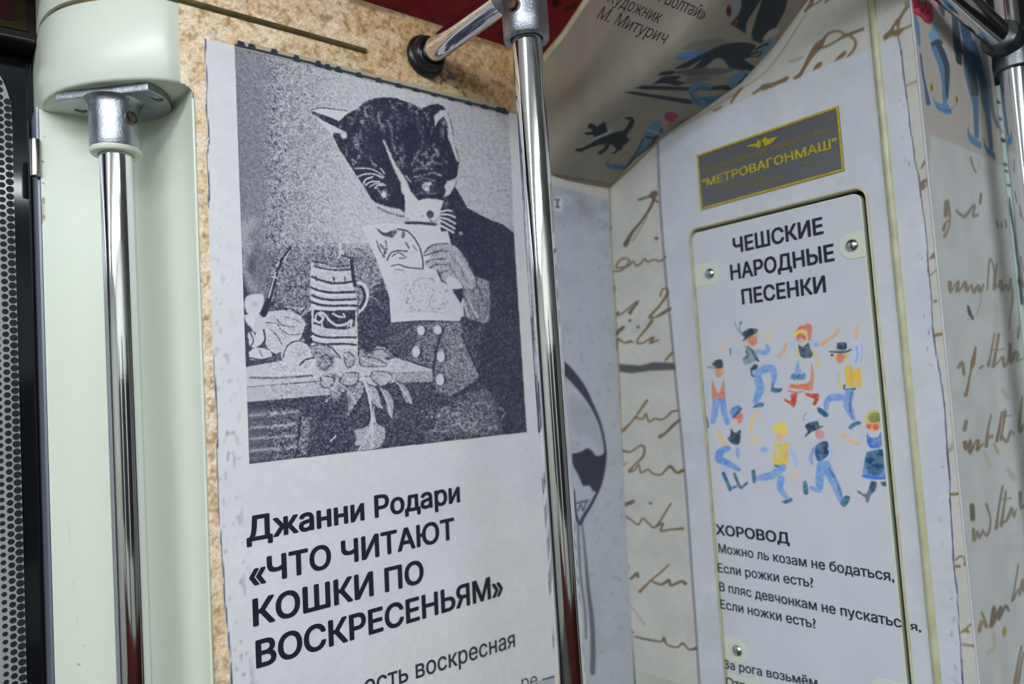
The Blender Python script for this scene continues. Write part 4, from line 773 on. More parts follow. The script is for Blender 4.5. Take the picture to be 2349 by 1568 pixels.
#==================================================================== CAT POSTER
poster = empty('cat_poster', (0.44, 0.75, 1.15), 'large pale paper poster of a cat-headed man reading, stuck on the burlap side wall', 'poster')
XA, XB, PZB, PZT = 0.2190, 0.6690, 1.19, 1.9775
nu, nv = 300, 500
xs = np.linspace(XA, XB, nu)[:, None]; zs = np.linspace(PZB, PZT, nv)[None, :]
P = np.stack(np.broadcast_arrays(xs, wallY(zs), zs), -1)+N_W*0.0005
Pf = P.reshape(-1, 3); px = proj(Pf); u, v = Pf[:, 0], Pf[:, 2]
pap = np.array([214, 214, 216.]); val = np.tile(pap, (len(Pf), 1))
val += ((vnoise(u, v, 25, 71)-.5)*6+(vnoise(u, v, 150, 72)-.5)*5)[:, None]
edge_l = [(471, 85), (470, 130), (474, 210), (473, 250), (480, 320), (473, 370), (480, 430), (474, 490), (475, 620), (478, 720), (486, 790), (492, 860), (497, 930), (500, 1000), (497, 1040), (499, 1130), (505, 1220), (514, 1330), (514, 1370), (522, 1440), (529, 1520), (534, 1600)]
Tm = tf(0, 400, 2.6133); Tb = tf(0, 1000, 2.76)
ey = np.interp(px[:, 1], [p[1] for p in edge_l], [p[0] for p in edge_l])
dl = px[:, 0]-ey
fk = np.clip((vnoise(u*2.2, v, 150, 73)-0.74)*6, 0, 1)*np.clip(1-np.abs(dl-26)/40, 0, 1)*np.clip((px[:, 1]-600)/700+.35, 0, 1)*.55
val = val*(1-fk[:, None])+np.array([108, 108, 132.])*fk[:, None]
wash = np.clip((v-1.88)/0.1, 0, 1)[:, None]*np.clip((u-0.55)/.1, 0, 1)[:, None]*.25; val = val*(1-wash)+np.array([206, 200, 186.])*wash
ck = np.random.RandomState(3); sh = []
for i in range(len(edge_l)-1):
    a = np.array(edge_l[i]); b = np.array(edge_l[i+1])
    sh.append(('line', ([tuple(a), tuple((a+b)/2+(ck.rand(2)-.5)*3), tuple(b)], [1.5+2*ck.rand(), 3+1.5*ck.rand(), 1.5+2*ck.rand()]), (52, 56, 92), 1.5, 1))
val = raster(px, val, sh)
def keep_p(c): p = proj(c); return p[:, 0] > np.interp(p[:, 1], [q[1] for q in edge_l], [q[0] for q in edge_l])-2.0
relparent(grid_mesh('paper', P, lin(np.clip(val, 0, 255))*G_L, vinyl, keep=keep_p), poster)

# engraved picture: a tone 0..1 is broken up into ink grains
PX0, PX1, PZ0_, PZ1_ = 0.2515, 0.6345, 1.5290, 1.9760
nu, nv = 560, 720
xs = np.linspace(PX0, PX1, nu)[:, None]; zs = np.linspace(PZ0_, PZ1_, nv)[None, :]
P = np.stack(np.broadcast_arrays(xs, wallY(zs), zs), -1)+N_W*0.0008
Pf = P.reshape(-1, 3); px = proj(Pf); u, v = Pf[:, 0], Pf[:, 2]; xx_, yy_ = px[:, 0], px[:, 1]
tone = np.interp(xx_, [538, 600, 660, 740, 800, 900, 1100, 1210], [.34, .38, .50, .62, .73, .78, .72, .62])
tone = tone+np.clip((330-yy_)/220, 0, 1)*.03-np.clip((yy_-555)/40, 0, 1)*np.clip((900-xx_)/60, 0, 1)*.22
tone = tone[:, None].copy()
A5 = tf(500, 150, 3.132); A6 = tf(500, 550, 2.959)
def L5(p, w, c, s=2, a=1): return ('line', (A5(p), w), (c,), s, a)
def B5(p, c, s=2, a=1): return ('blob', A5(p), (c,), s, a)
def P5(p, c, s=1.5, a=1): return ('poly', A5(p), (c,), s, a)
def E5(x, y, rx, ry, c, s=2, a=1, an=0.): return ('ell', (*A5([(x, y)])[0], rx, ry, an), (c,), s, a)
def L6(p, w, c, s=2, a=1): return ('line', (A6(p), w), (c,), s, a)
def B6(p, c, s=2, a=1): return ('blob', A6(p), (c,), s, a)
def P6(p, c, s=1.5, a=1): return ('poly', A6(p), (c,), s, a)
def E6(x, y, rx, ry, c, s=2, a=1, an=0.): return ('ell', (*A6([(x, y)])[0], rx, ry, an), (c,), s, a)
sh = [
 # wall behind: soft band, smoke of the pipe
 P5([(310, 1270), (1120, 1290), (1180, 1500), (1180, 1700), (250, 1700), (260, 1400)], .38, 14, .75), L5([(330, 1285), (700, 1290), (1080, 1310)], 4, .62, 5, .7),
 L6([(180, 130), (200, 60), (160, 0), (190, -80), (230, -120)], 26, .66, 18, .5), L6([(235, 330), (200, 250), (170, 180)], 20, .7, 14, .5),
 # coat
 P5([(1640, 960), (1700, 865), (1745, 935), (1790, 1020), (1870, 1065), (1960, 1110), (2045, 1140), (2100, 1180), (2150, 1230), (2200, 1240), (2200, 2200), (1500, 2200), (1480, 1700), (1560, 1400), (1600, 1160), (1590, 1000)], .07),
 P6([(1130, 500), (1640, 480), (2080, 500), (2140, 1500), (160, 1560), (155, 1090), (1130, 960)], .16, 4), P6([(1870, 200), (2080, 400), (2120, 1300), (1930, 1320), (1760, 900)], .10, 10, .9),
 P6([(930, 620), (1170, 560), (1160, 740), (1000, 780)], .12, 8), P6([(950, 480), (1050, 330), (1110, 250), (1170, 400), (1172, 570), (1160, 740), (960, 740)], .14, 6), L6([(1000, 400), (1060, 340), (1110, 330)], 5, .5, 6, .6), L6([(1020, 400), (1080, 430), (1130, 470)], 4, .4, 5, .6),
 # waistcoat
 P6([(1175, 570), (1640, 555), (1690, 700), (1780, 930), (1700, 1000), (1600, 1060), (1480, 1040), (1455, 960), (1440, 860), (1250, 800), (1160, 740)], .33, 3), P6([(1175, 575), (1330, 570), (1360, 640), (1330, 720), (1320, 800), (1250, 800), (1160, 740)], .17, 10, .8), P6([(1560, 600), (1640, 570), (1700, 740), (1780, 930), (1640, 1000), (1560, 860)], .44, 12, .8),
 L6([(1530, 600), (1490, 720), (1465, 860), (1455, 960)], 5, .08, 3), L6([(1655, 640), (1720, 790), (1790, 940)], 6, .1, 4), L6([(1790, 940), (1700, 1000), (1600, 1060)], 6, .08, 4),
 # trousers with swirls
 P6([(1380, 1400), (1400, 1300), (1500, 1200), (1650, 1120), (1800, 980), (1900, 1100), (1930, 1300), (1500, 1370)], .20, 10),
]
rs = np.random.RandomState(8)
for i in range(46):
    cx, cy = 1420+rs.rand()*460, 1130+rs.rand()*200; r_ = 30+rs.rand()*50; a0 = rs.rand()*6.28
    sh.append(L6([(cx+r_*math.cos(a0+t), cy+.6*r_*math.sin(a0+t)) for t in (0, .6, 1.2, 1.8)], 3+2*rs.rand(), .42+.2*rs.rand(), 4, .6))
for i in range(14): sh.append(L6([(1600+i*8, 1080+i*20), (1720+i*4, 1040+i*18), (1830+i*5, 1010+i*20)], 3, .45, 4, .5))
for x, y in ((1378, 614), (1492, 610), (1345, 758), (1513, 792), (1508, 948)): sh += [E6(x+7, y+3, 11, 12, .06, 3), E6(x, y, 9, 11 if y < 700 else 13, .86, 2)]
sh += [
 # sleeve, hand and newspaper
 P6([(1700, 200), (1760, 250), (1840, 280), (1850, 420), (1840, 560), (1790, 560), (1680, 520), (1660, 340)], .42, 3), L6([(1690, 380), (1730, 470), (1760, 520)], 4, .75, 3), L6([(1660, 400), (1700, 520)], 4, .8, 3), L6([(1760, 300), (1800, 420)], 5, .25, 4),
 P5([(1032, 1162), (1190, 1130), (1350, 1140), (1590, 1155), (1615, 1215), (1645, 1290), (1700, 1400), (1760, 1600), (1300, 1640), (1200, 1560), (1140, 1400), (1090, 1290)], .93),
 P6([(1030, -10), (1560, -60), (1600, 100), (1560, 300), (1640, 420), (1665, 480), (1640, 555), (1400, 548), (1175, 566), (1165, 400), (1130, 230)], .93), P6([(1640, 440), (1665, 400), (1668, 515), (1645, 525)], .9),
 P6([(1200, 210), (1420, 180), (1580, 300), (1620, 500), (1200, 520)], .84, 20, .8),
 B6([(1400, 80), (1440, 35), (1520, 22), (1600, 35), (1650, 85), (1700, 160), (1755, 260), (1760, 310), (1690, 330), (1610, 260), (1560, 250), (1540, 285), (1515, 270), (1490, 215), (1430, 190), (1405, 150), (1440, 110)], .60), L6([(1400, 105), (1440, 95), (1500, 75), (1560, 80)], 3, .2), L6([(1415, 150), (1470, 130), (1540, 130)], 3, .22), L6([(1440, 190), (1490, 165), (1550, 170)], 3, .22), L6([(1500, 240), (1530, 215), (1570, 210)], 3, .25), L6([(1400, 90), (1430, 50), (1490, 28), (1560, 25)], 2.5, .15), L6([(1490, 210), (1520, 275), (1545, 288)], 4, .1), L6([(1620, 120), (1680, 200), (1720, 280)], 4, .8, 4), L6([(1580, 100), (1640, 190), (1690, 290)], 3, .38, 3), L6([(1560, 150), (1610, 230)], 3, .38, 3), L6([(1700, 170), (1750, 260), (1757, 330)], 3, .15),
 # printed face on the paper
 L5([(1290, 1175), (1360, 1190), (1410, 1240), (1450, 1310), (1470, 1390), (1475, 1455)], 3.5, .05), P5([(1130, 1165), (1190, 1200), (1240, 1195), (1270, 1175), (1290, 1190), (1260, 1240), (1200, 1230), (1160, 1200)], .25, 4), L5([(1150, 1180), (1200, 1215), (1250, 1190)], 4, .12, 3), E5(1330, 1215, 5, 8, .3, 3), L5([(1140, 1260), (1160, 1320), (1195, 1380)], 3, .2), L5([(1170, 1290), (1200, 1330), (1190, 1370)], 6, .25, 4), L5([(1215, 1400), (1240, 1350), (1290, 1330), (1360, 1335)], 3.5, .1), L5([(1250, 1370), (1300, 1345), (1350, 1380), (1300, 1385)], 3, .2), L5([(1245, 1440), (1300, 1430), (1360, 1450), (1470, 1460)], 3, .1), L5([(1270, 1465), (1330, 1470)], 2.5, .3), L5([(1350, 1270), (1370, 1310)], 4, .3), L5([(1205, 1260), (1215, 1320)], 4, .3, 3), L5([(1400, 1290), (1430, 1330)], 3, .4),
]
for i in range(110):
    x, y = 1270+rs.rand()*290, 265+rs.rand()*220; sh.append(E6(x, y, 1.2+rs.rand()*2.2, 1+rs.rand()*1.6, .45+.25*rs.rand(), 1.5, .8))
sh += [L6([(1320, 290), (1380, 260), (1460, 265)], 3, .5, 3, .7), L6([(1300, 350), (1330, 400), (1310, 470)], 3, .45, 3, .7), L6([(1480, 340), (1440, 400), (1450, 460), (1540, 465)], 3, .45, 3, .7), L6([(1290, 490), (1400, 480), (1540, 500)], 2.5, .5, 3, .7), L6([(1175, 566), (1400, 549), (1640, 556)], 3, .1, 2)]
# table and what lies on it
sh += [P6([(150, 870), (420, 820), (700, 800), (1150, 815), (1210, 800), (1455, 880), (1455, 962), (1200, 965), (760, 1048), (165, 1100)], .74, 2), P6([(160, 1000), (760, 950), (760, 1048), (165, 1102)], .66, 3), P6([(1200, 905), (1455, 895), (1455, 962), (1200, 965)], .55, 3), L6([(160, 1000), (760, 952), (1200, 905), (1455, 895)], 2.5, .35, 2), L6([(220, 935), (420, 935), (640, 920)], 5, .3, 3), L6([(420, 905), (640, 905)], 4, .9, 3),
 P6([(1080, 720), (1130, 730), (1200, 800), (1110, 790), (1050, 760)], .6, 3), L6([(1040, 745), (1120, 745), (1190, 800)], 3, .2),
 # sleeve / hand with pipe
 B6([(210, 560), (260, 510), (380, 480), (480, 480), (560, 520), (595, 590), (560, 680), (480, 730), (390, 770), (330, 720), (290, 640), (240, 620)], .74, 2), L6([(330, 560), (400, 570), (440, 620)], 3, .3), L6([(400, 540), (440, 580), (520, 590)], 3, .3), L6([(420, 600), (480, 640), (560, 640)], 3, .35), L6([(350, 600), (400, 650), (430, 700)], 3, .35), L6([(450, 520), (520, 540), (560, 560)], 3, .4), L6([(595, 590), (560, 680), (480, 730)], 5, .15), B6([(260, 630), (300, 610), (310, 680), (270, 720), (245, 680)], .85), E6(245, 690, 12, 14, .8), E6(225, 650, 8, 10, .75), L6([(310, 610), (320, 680), (290, 730)], 4, .1), L6([(215, 620), (240, 680), (225, 720)], 3, .15), B6([(210, 760), (260, 730), (350, 750), (355, 800), (240, 815), (215, 800)], .82), L6([(215, 800), (290, 812), (355, 800)], 3.5, .12), L6([(280, 745), (300, 790)], 3, .3),
 B6([(185, 400), (210, 375), (300, 370), (310, 420), (280, 500), (220, 520), (180, 450)], .80, 4), B6([(175, 510), (240, 510), (240, 590), (200, 570)], .85, 4), E6(250, 435, 8, 7, .6, 4, .6), P6([(440, 470), (480, 445), (560, 460), (620, 430), (640, 470), (600, 510), (560, 500)], .5, 3), L6([(440, 465), (500, 470), (560, 500), (600, 450), (630, 440)], 3, .1), P6([(580, 520), (640, 470), (640, 720), (590, 690), (570, 640), (610, 580)], .1, 3),
 L6([(310, 500), (340, 420), (375, 300), (400, 210)], [16, 12, 10, 8], .05), L6([(400, 210), (430, 150), (470, 90), (500, 50)], [8, 9, 5, 4], .08), L6([(345, 390), (375, 280), (390, 220)], 3, .85), L6([(400, 180), (415, 150)], 3, .85), L6([(440, 150), (490, 70)], 2.5, .8, 1.5), L6([(370, 250), (395, 255)], 3, .85),
 # tankard
 P6([(635, 145), (700, 150), (820, 170), (900, 160), (915, 190), (935, 290), (948, 460), (955, 800), (830, 800), (640, 705), (632, 450), (625, 260)], .76, 2)]
for y0, y1 in ((255, 290), (330, 355), (380, 405), (425, 445), (640, 660), (690, 705)):
    sh.append(L6([(637, y0-5), (690, y0+15), (770, y1+2), (860, y1), (938, y0+22)], 5 if y0 < 600 else 4.5, .08)); sh.append(L6([(637, y0+18), (690, y0+36), (770, y1+22), (860, y1+20), (938, y0+42)], 4.5, .92))
sh += [L6([(640, 145), (700, 155), (820, 180), (905, 165)], 4, .08), L6([(650, 178), (720, 195), (820, 205), (900, 200)], 4, .12), P6([(650, 150), (800, 170), (890, 160), (890, 195), (800, 195), (650, 175)], .35, 3, .7), L6([(665, 245), (667, 275)], 3, .1), L6([(785, 255), (788, 285)], 3, .1), L6([(860, 250), (862, 280)], 3, .1),
 L6([(905, 130), (915, 230), (930, 310)], 8, .08), L6([(825, 20), (830, 80), (820, 120)], 4, .85), L6([(835, 70), (860, 110), (905, 140)], 4, .8), L6([(840, 105), (890, 120), (915, 125)], 5, .12), E6(910, 140, 5, 7, .1),
 P6([(650, 475), (760, 480), (935, 475), (930, 585), (860, 610), (740, 600), (650, 570)], .1, 2), L6([(655, 545), (690, 560), (715, 530), (690, 505), (720, 500), (760, 550), (810, 580), (870, 570), (905, 545), (900, 585)], 5.5, .85), L6([(660, 540), (670, 505), (700, 490)], 4, .85), L6([(780, 500), (820, 520), (860, 520), (850, 500)], 4, .85), L6([(700, 560), (710, 585)], 4, .8), L6([(885, 560), (880, 590)], 3.5, .8),
 L6([(960, 290), (1000, 320), (1012, 380), (990, 450), (950, 490)], 9, .86), L6([(968, 315), (990, 350), (995, 400), (965, 460)], 7, .08), L6([(1025, 330), (1060, 300), (1100, 290)], 3, .6, 3, .8), L6([(1020, 380), (1070, 400), (1110, 440)], 3, .55, 3, .8), L6([(930, 330), (955, 400), (945, 470)], 5, .3, 3),
 L6([(948, 480), (955, 640), (955, 790)], 4, .2),
 # turnip and greens
 E6(535, 775, 36, 32, .80), L6([(440, 800), (470, 720), (540, 685), (610, 710), (640, 760)], 3, .2), E6(560, 760, 20, 18, .66, 10, .6), L6([(555, 850), (590, 815), (640, 800)], 4, .1), E6(700, 760, 24, 20, .50, 4), E6(730, 830, 22, 20, .45, 4), L6([(650, 720), (700, 705), (770, 730), (830, 800)], 4, .2), L6([(690, 800), (740, 780), (775, 830), (740, 870)], 3, .15), L6([(600, 900), (640, 840), (660, 810)], 4, .9), B6([(740, 900), (830, 920), (850, 1000), (800, 1095), (770, 1060), (740, 1000)], .5, 3)]
for pts, c in (([(970, 900), (1010, 970), (1080, 1010), (1115, 1140), (1060, 1120), (1030, 1080), (1000, 1000)], .55), ([(1100, 1000), (1160, 1030), (1195, 1110), (1180, 1210), (1150, 1170), (1130, 1080)], .55), ([(1200, 950), (1270, 990), (1310, 1050), (1320, 1110), (1270, 1100), (1240, 1020)], .52), ([(860, 1000), (960, 960), (1000, 1020), (940, 1110), (870, 1215), (880, 1130)], .48), ([(1060, 1130), (1020, 1250), (920, 1290), (935, 1340), (925, 1390), (960, 1400), (950, 1430), (1040, 1425), (1110, 1400), (1140, 1330), (1130, 1270), (1080, 1240)], .60), ([(850, 770), (890, 760), (930, 800), (910, 860), (870, 850)], .5), ([(960, 790), (1060, 800), (1150, 850), (1050, 860), (970, 850)], .55), ([(1050, 890), (1160, 900), (1180, 950), (1110, 990), (1040, 940)], .6), ([(860, 900), (950, 905), (940, 970), (880, 990), (830, 960)], .6), ([(700, 920), (790, 940), (760, 1000), (700, 990)], .6), ([(770, 1060), (740, 1100), (700, 1110)], .4)):
    sh += [('blob', A6(pts), (c,), 3, 1), ('line', (A6(pts+pts[:1]), 2.5), (.12,), 2, .9)]
    cxy = np.mean(np.array(pts), 0); sh.append(L6([pts[0], tuple(cxy), pts[len(pts)//2]], 2.5, .85, 2, .8))
sh += [L6([(975, 900), (1000, 980), (1030, 1080), (1040, 1180), (1050, 1300), (1045, 1410)], [5, 6, 6, 5, 4, 3], .85), L6([(990, 1000), (1020, 1100), (1035, 1200)], 3, .1), L6([(1050, 1270), (1100, 1330)], 3, .85), L6([(1045, 1290), (1000, 1340)], 3, .85),
 # side of the table, carved
 P6([(210, 1150), (560, 1150), (540, 1480), (200, 1500)], .30, 10, .7), L6([(560, 1220), (545, 1350), (530, 1480)], 4, .05), P6([(570, 1200), (640, 1200), (600, 1460), (545, 1470)], .38, 5, .8), P6([(160, 1100), (205, 1110), (215, 1500), (180, 1460)], .33, 5)]
for i, y in enumerate((1180, 1215, 1265, 1300, 1340, 1385, 1420, 1450)):
    sh.append(L6([(220+i, y+10), (330, y), (440, y-5), (545-i*2, y-18)], 5, .58 if i % 2 == 0 else .18, 5, .8))
sh += [L6([(765, 1365), (800, 1330)], 3, .9, 1.5),
 # cat head
 P5([(668, 325), (690, 310), (745, 308), (850, 318), (955, 330), (1012, 312), (1040, 285), (1085, 258), (1140, 240), (1210, 235), (1290, 240), (1350, 260), (1420, 288), (1462, 308), (1480, 300), (1530, 282), (1580, 275), (1622, 295), (1655, 345), (1678, 410), (1690, 480), (1700, 560), (1722, 620), (1735, 690), (1722, 760), (1712, 850), (1685, 905), (1640, 955), (1625, 980), (1605, 1030), (1598, 1080), (1560, 1115), (1500, 1130), (1400, 1120), (1330, 1085), (1260, 1040), (1190, 1040), (1150, 1000), (1100, 955), (1060, 885), (1000, 800), (950, 720), (905, 650), (865, 590), (832, 515), (790, 470), (740, 400)], .05, 1.5),
 P5([(668, 325), (690, 308), (745, 308), (850, 318), (960, 332), (930, 345), (870, 400), (800, 370), (700, 335)], .92, 2), P5([(690, 350), (760, 400), (840, 440), (900, 470), (880, 490), (830, 480), (825, 512), (780, 460), (720, 390)], .9, 2), L5([(690, 340), (780, 390), (870, 440), (910, 460)], 6, .1, 3), E5(905, 500, 7, 8, .85, 4), L5([(930, 370), (980, 400), (960, 420)], 4, .55, 4, .6),
 P5([(1555, 360), (1600, 320), (1645, 325), (1672, 410), (1688, 500), (1705, 580), (1732, 690), (1718, 690), (1685, 600), (1655, 520), (1650, 420), (1620, 365), (1580, 400), (1560, 440)], .85, 3), L5([(1540, 440), (1530, 500)], 4, .4, 4, .6),
 P5([(1718, 800), (1690, 820), (1650, 830), (1625, 870), (1640, 900), (1620, 950), (1660, 930), (1700, 870)], .88, 3),
 # blaze and muzzle
 L5([(1190, 540), (1225, 620), (1255, 690), (1290, 760), (1330, 830), (1350, 900)], [4, 5, 7, 11, 14, 20], .82, 4), P5([(1320, 830), (1360, 880), (1410, 930), (1440, 970), (1500, 955), (1570, 960), (1620, 975), (1600, 1035), (1595, 1080), (1560, 1112), (1500, 1128), (1400, 1118), (1340, 1085), (1345, 1000), (1340, 930)], .95, 3), P5([(1130, 985), (1200, 1010), (1300, 1030), (1345, 1060), (1330, 1082), (1230, 1060), (1160, 1030)], .8, 4), L5([(1150, 1020), (1230, 1060), (1320, 1085)], 4, .3, 4), L5([(1350, 1130), (1450, 1132), (1560, 1142)], 6, .08, 2),
 B5([(1495, 1060), (1520, 1040), (1550, 1060), (1545, 1090), (1510, 1095)], .15, 3), L5([(1520, 1095), (1540, 1130), (1570, 1140)], 3, .2), L5([(1380, 1050), (1400, 1080)], 2, .5, 2, .7), E5(1450, 1050, 1.5, 1.5, .3), E5(1470, 1080, 1.5, 1.5, .3),
 # eyes
 E5(1190, 915, 24, 19, .08, 3), L5([(1120, 870), (1160, 905), (1200, 945), (1230, 930)], 3, .5, 3, .8), E5(1195, 915, 7, 7, .45, 3), E5(1192, 930, 5, 7, .95, 2), L5([(1140, 870), (1170, 930), (1215, 960)], 2, .45, 2, .7),
 E5(1505, 875, 25, 18, .1, 4), E5(1505, 870, 12, 12, .6, 3), E5(1520, 855, 5, 4, .95, 2), E5(1500, 885, 5, 5, .9, 2), E5(1530, 880, 4, 8, .08, 2), L5([(1420, 930), (1470, 915), (1560, 920), (1600, 900)], 3, .35, 3, .8), L5([(1410, 800), (1470, 790), (1540, 770), (1600, 790)], 4, .55, 4, .7), L5([(1420, 830), (1480, 810), (1560, 830)], 3, .5, 3, .7),
 L5([(985, 740), (1080, 740), (1140, 760), (1190, 800)], 3, .75), L5([(1000, 800), (1060, 780), (1120, 780), (1180, 805)], 3.5, .85), L5([(1170, 740), (1195, 775)], 3, .8), L5([(1045, 850), (1060, 820), (1110, 800)], 3.5, .9), L5([(1060, 860), (1100, 835), (1160, 835)], 3.5, .9), L5([(1090, 870), (1130, 850), (1190, 850)], 3, .9), L5([(1130, 880), (1150, 860), (1200, 860)], 3, .9), L5([(1110, 700), (1140, 720)], 2.5, .7),
 L5([(1400, 700), (1430, 640), (1450, 610)], 5, .5, 5, .6), L5([(1420, 660), (1480, 720), (1540, 690), (1600, 710)], 4, .5, 5, .6), L5([(1400, 760), (1450, 740), (1540, 740)], 5, .45, 6, .6), L5([(1460, 640), (1520, 660), (1560, 640)], 4, .45, 5, .6), L5([(1350, 790), (1370, 820), (1385, 835)], 3, .6),
 # fur streaks
 L5([(1100, 300), (1110, 360), (1130, 440)], 8, .28, 8, .7), L5([(1170, 330), (1160, 400), (1180, 460)], 9, .3, 8, .7), L5([(1060, 300), (1030, 380), (1080, 470)], 6, .28, 6, .6), L5([(1250, 300), (1300, 370), (1290, 460)], 8, .22, 8, .7), L5([(900, 590), (980, 590), (1060, 640)], 6, .3, 6, .7), L5([(960, 520), (1000, 600)], 5, .28, 5, .6), L5([(1380, 280), (1430, 350), (1440, 430)], 7, .22, 7, .6), L5([(1340, 340), (1350, 430)], 6, .25, 6, .6), L5([(1480, 560), (1560, 600), (1640, 700)], 8, .15, 8, .5), L5([(1000, 330), (960, 420), (930, 400)], 6, .25, 5, .6),
 L5([(1000, 320), (1060, 265), (1130, 240), (1210, 233), (1290, 238)], 2.5, .1, 1.5), L5([(1350, 258), (1420, 290), (1470, 315)], 2, .3, 1.5), L5([(668, 322), (745, 305), (850, 316), (930, 326)], 2, .1, 1.5),
 L5([(1735, 800), (1830, 800), (1920, 860), (2050, 910)], 2, .35, 2, .6),
 # whiskers
 L5([(1605, 1050), (1650, 1040), (1680, 1045)], 4, .97), L5([(1600, 1070), (1660, 1072), (1702, 1090)], 4, .97), L5([(1595, 1092), (1650, 1105), (1705, 1135)], 4, .97), L5([(1590, 1110), (1640, 1135), (1700, 1170)], 4, .97), L5([(1600, 1150), (1640, 1170), (1692, 1200)], 4, .97), E5(1745, 1205, 4, 4, .6, 3), E5(1640, 990, 6, 10, .4, 5, .5)]
tone = raster(px, tone, sh)[:, 0]
gr = 0.5*vnoise(u, v, 900, 81)+0.5*vnoise(u+v*.3, v, 620, 82)
gr2 = vnoise(u, v, 320, 83)
coarse = np.clip((xx_-600)/25, 0, 1)                      # the left margin of the picture is finer
n_ = (gr-0.5)*(0.42+0.8*coarse)+(gr2-0.5)*0.22*coarse
amp = 4.0*tone*(1-tone); amp = 0.30+0.70*amp
_sel, _m = mask_of(px, P5([(668, 325), (745, 308), (850, 318), (955, 330), (1040, 285), (1140, 240), (1290, 240), (1420, 288), (1530, 282), (1622, 295), (1678, 410), (1690, 480), (1722, 620), (1735, 690), (1712, 850), (1640, 955), (1340, 930), (1190, 1040), (1060, 885), (950, 720), (865, 590), (790, 470)], 0))
fur = np.zeros(len(px)); fur[_sel] = _m; fur *= np.clip((392-yy_)/25, .12, .85)
tone = tone+fur*(tone < .4)*np.clip((0.6*vnoise(u, v*.6, 260, 85)+0.4*vnoise(u, v, 600, 86)-0.56)*2.6, 0, .42)*np.clip(vnoise(u*1.5, v*.7, 45, 87)*1.8-.35, 0, 1)
tv = np.clip(tone+n_*amp*np.where(tone > .5, .58, .72), 0, 1)
tv = tv*tv*(3-2*tv)
inkc = lin((44, 45, 68)); pc = lin((212, 212, 216))
cl = inkc*(1-tv[:, None])+pc*tv[:, None]
def keep_pic(c):
    p = proj(c); yb_ = np.interp(p[:, 0], [572, 1208], [1063, 990.5]); xl = np.interp(p[:, 1], [110, 300, 700, 1030, 1064], [538, 539, 549, 556.5, 572])
    xr = np.interp(p[:, 1], [250, 600, 990], [1166, 1183, 1208.5]); yt = np.interp(p[:, 0], [538, 1166], [108, 262]); return (p[:, 0] > xl) & (p[:, 0] < xr) & (p[:, 1] < yb_) & (p[:, 1] > yt)
relparent(grid_mesh('picture', P, cl*G_L, vinyl, keep=keep_pic), poster)['label'] = 'dark blue engraving of the cat-headed reader'
# perforated film edge along the top of the picture
nu, nv = 460, 50
xs = np.linspace(0.2515, 0.628, nu)[:, None]; zs = np.linspace(1.968, 1.9875, nv)[None, :]
P = np.stack(np.broadcast_arrays(xs, wallY(zs), zs), -1)+N_W*0.0011; Pf = P.reshape(-1, 3); px = proj(Pf)
yline = np.interp(px[:, 0], [538, 700, 900, 1165], [103, 141, 192, 258]); dd = px[:, 1]-yline
val = np.tile(np.array([176, 166, 140.]), (len(Pf), 1)); NV_ = np.array([42, 50, 80.])
sh = [('line', ([(530, 101), (700, 141), (900, 191.5), (1060, 231.5), (1168, 258)], 5.5), (46, 56, 76), 2, 1)]
for x, y in ((400, 250), (465, 270), (600, 306), (733, 347), (865, 381), (920, 400), (985, 416), (1108, 450), (1228, 482), (1345, 515), (1447, 544), (1555, 573), (1660, 598), (1762, 620), (1858, 641), (1945, 655), (1975, 662)):
    sx, sy = T4([(x, y)])[0]; sh.append(('poly', [(sx-9, sy+1), (sx-6, sy-7), (sx+3, sy-6), (sx+8, sy+4), (sx+9, sy+11), (sx-9, sy+6)], (44, 56, 72), 1.5, 1))
val = raster(px, val, sh)
relparent(grid_mesh('perforated_edge', P, lin(np.clip(val, 0, 255))*G_L, vinyl, keep=lambda c: (lambda p: (p[:, 1]-np.interp(p[:, 0], [538, 700, 900, 1165], [103, 141, 192, 258]) > -12) & (p[:, 1]-np.interp(p[:, 0], [538, 700, 900, 1165], [103, 141, 192, 258]) < 5.5))(proj(c))), poster)['label'] = 'navy notched film edge'
for s, a, b, top, bold, mm in (
    ('Джанни Родари', (565, 1243), (1055, 1151), (565, 1184), .033, ink), ('«ЧТО ЧИТАЮТ', (571, 1345), (1043, 1235), (571, 1284), .033, ink),
    ('КОШКИ ПО', (580, 1437), (972, 1335), (579, 1373), .033, ink), ('ВОСКРЕСЕНЬЯМ»', (587, 1533), (1154, 1364), (586, 1468), .033, ink),
    ('есть воскресная', (835, 1594), (1181, 1482), (835, 1548), .014, ink2), ('ре —', (1196, 1580), (1276, 1560), (1196, 1548), .0, ink2)):
    letter_on(s, onW, a, b, top, mm, poster, N_W, bold, lift=0.0009)

#==================================================================== DOOR PILLAR
ZO = 1.9255
prof = [(0.2085, 0.7466), (0.196, 0.7462), (0.1825, 0.7468), (0.1645, 0.7545), (0.1405, 0.7720), (0.1206, 0.7919), (0.1047, 0.8143), (0.0958, 0.8355), (0.0918, 0.8530), (0.0898, 0.8711), (0.0899, 0.8950), (0.0899, 0.960)]
def cat2(p, k=6): return [tuple(q) for q in smooth_path(p, k)]
prof_s = cat2(prof)
def sweep_z(bm, pr_, zl):
    """pr_: list of (x,y); zl: list of (z, inset)"""
    n = len(pr_); P_ = np.array(pr_); T = np.gradient(P_, axis=0); N_ = np.stack([-T[:, 1], T[:, 0]], -1); N_ /= np.linalg.norm(N_, axis=1)[:, None]
    rows = []
    for z, ins in zl:
        rows.append([bm.verts.new((p[0]-q[0]*ins, p[1]-q[1]*ins, z)) for p, q in zip(P_, N_)])
    for a in range(len(rows)-1):
        for i in range(n-1): bm.faces.new((rows[a][i], rows[a][i+1], rows[a+1][i+1], rows[a+1][i]))
    return rows
bm = bm_new()
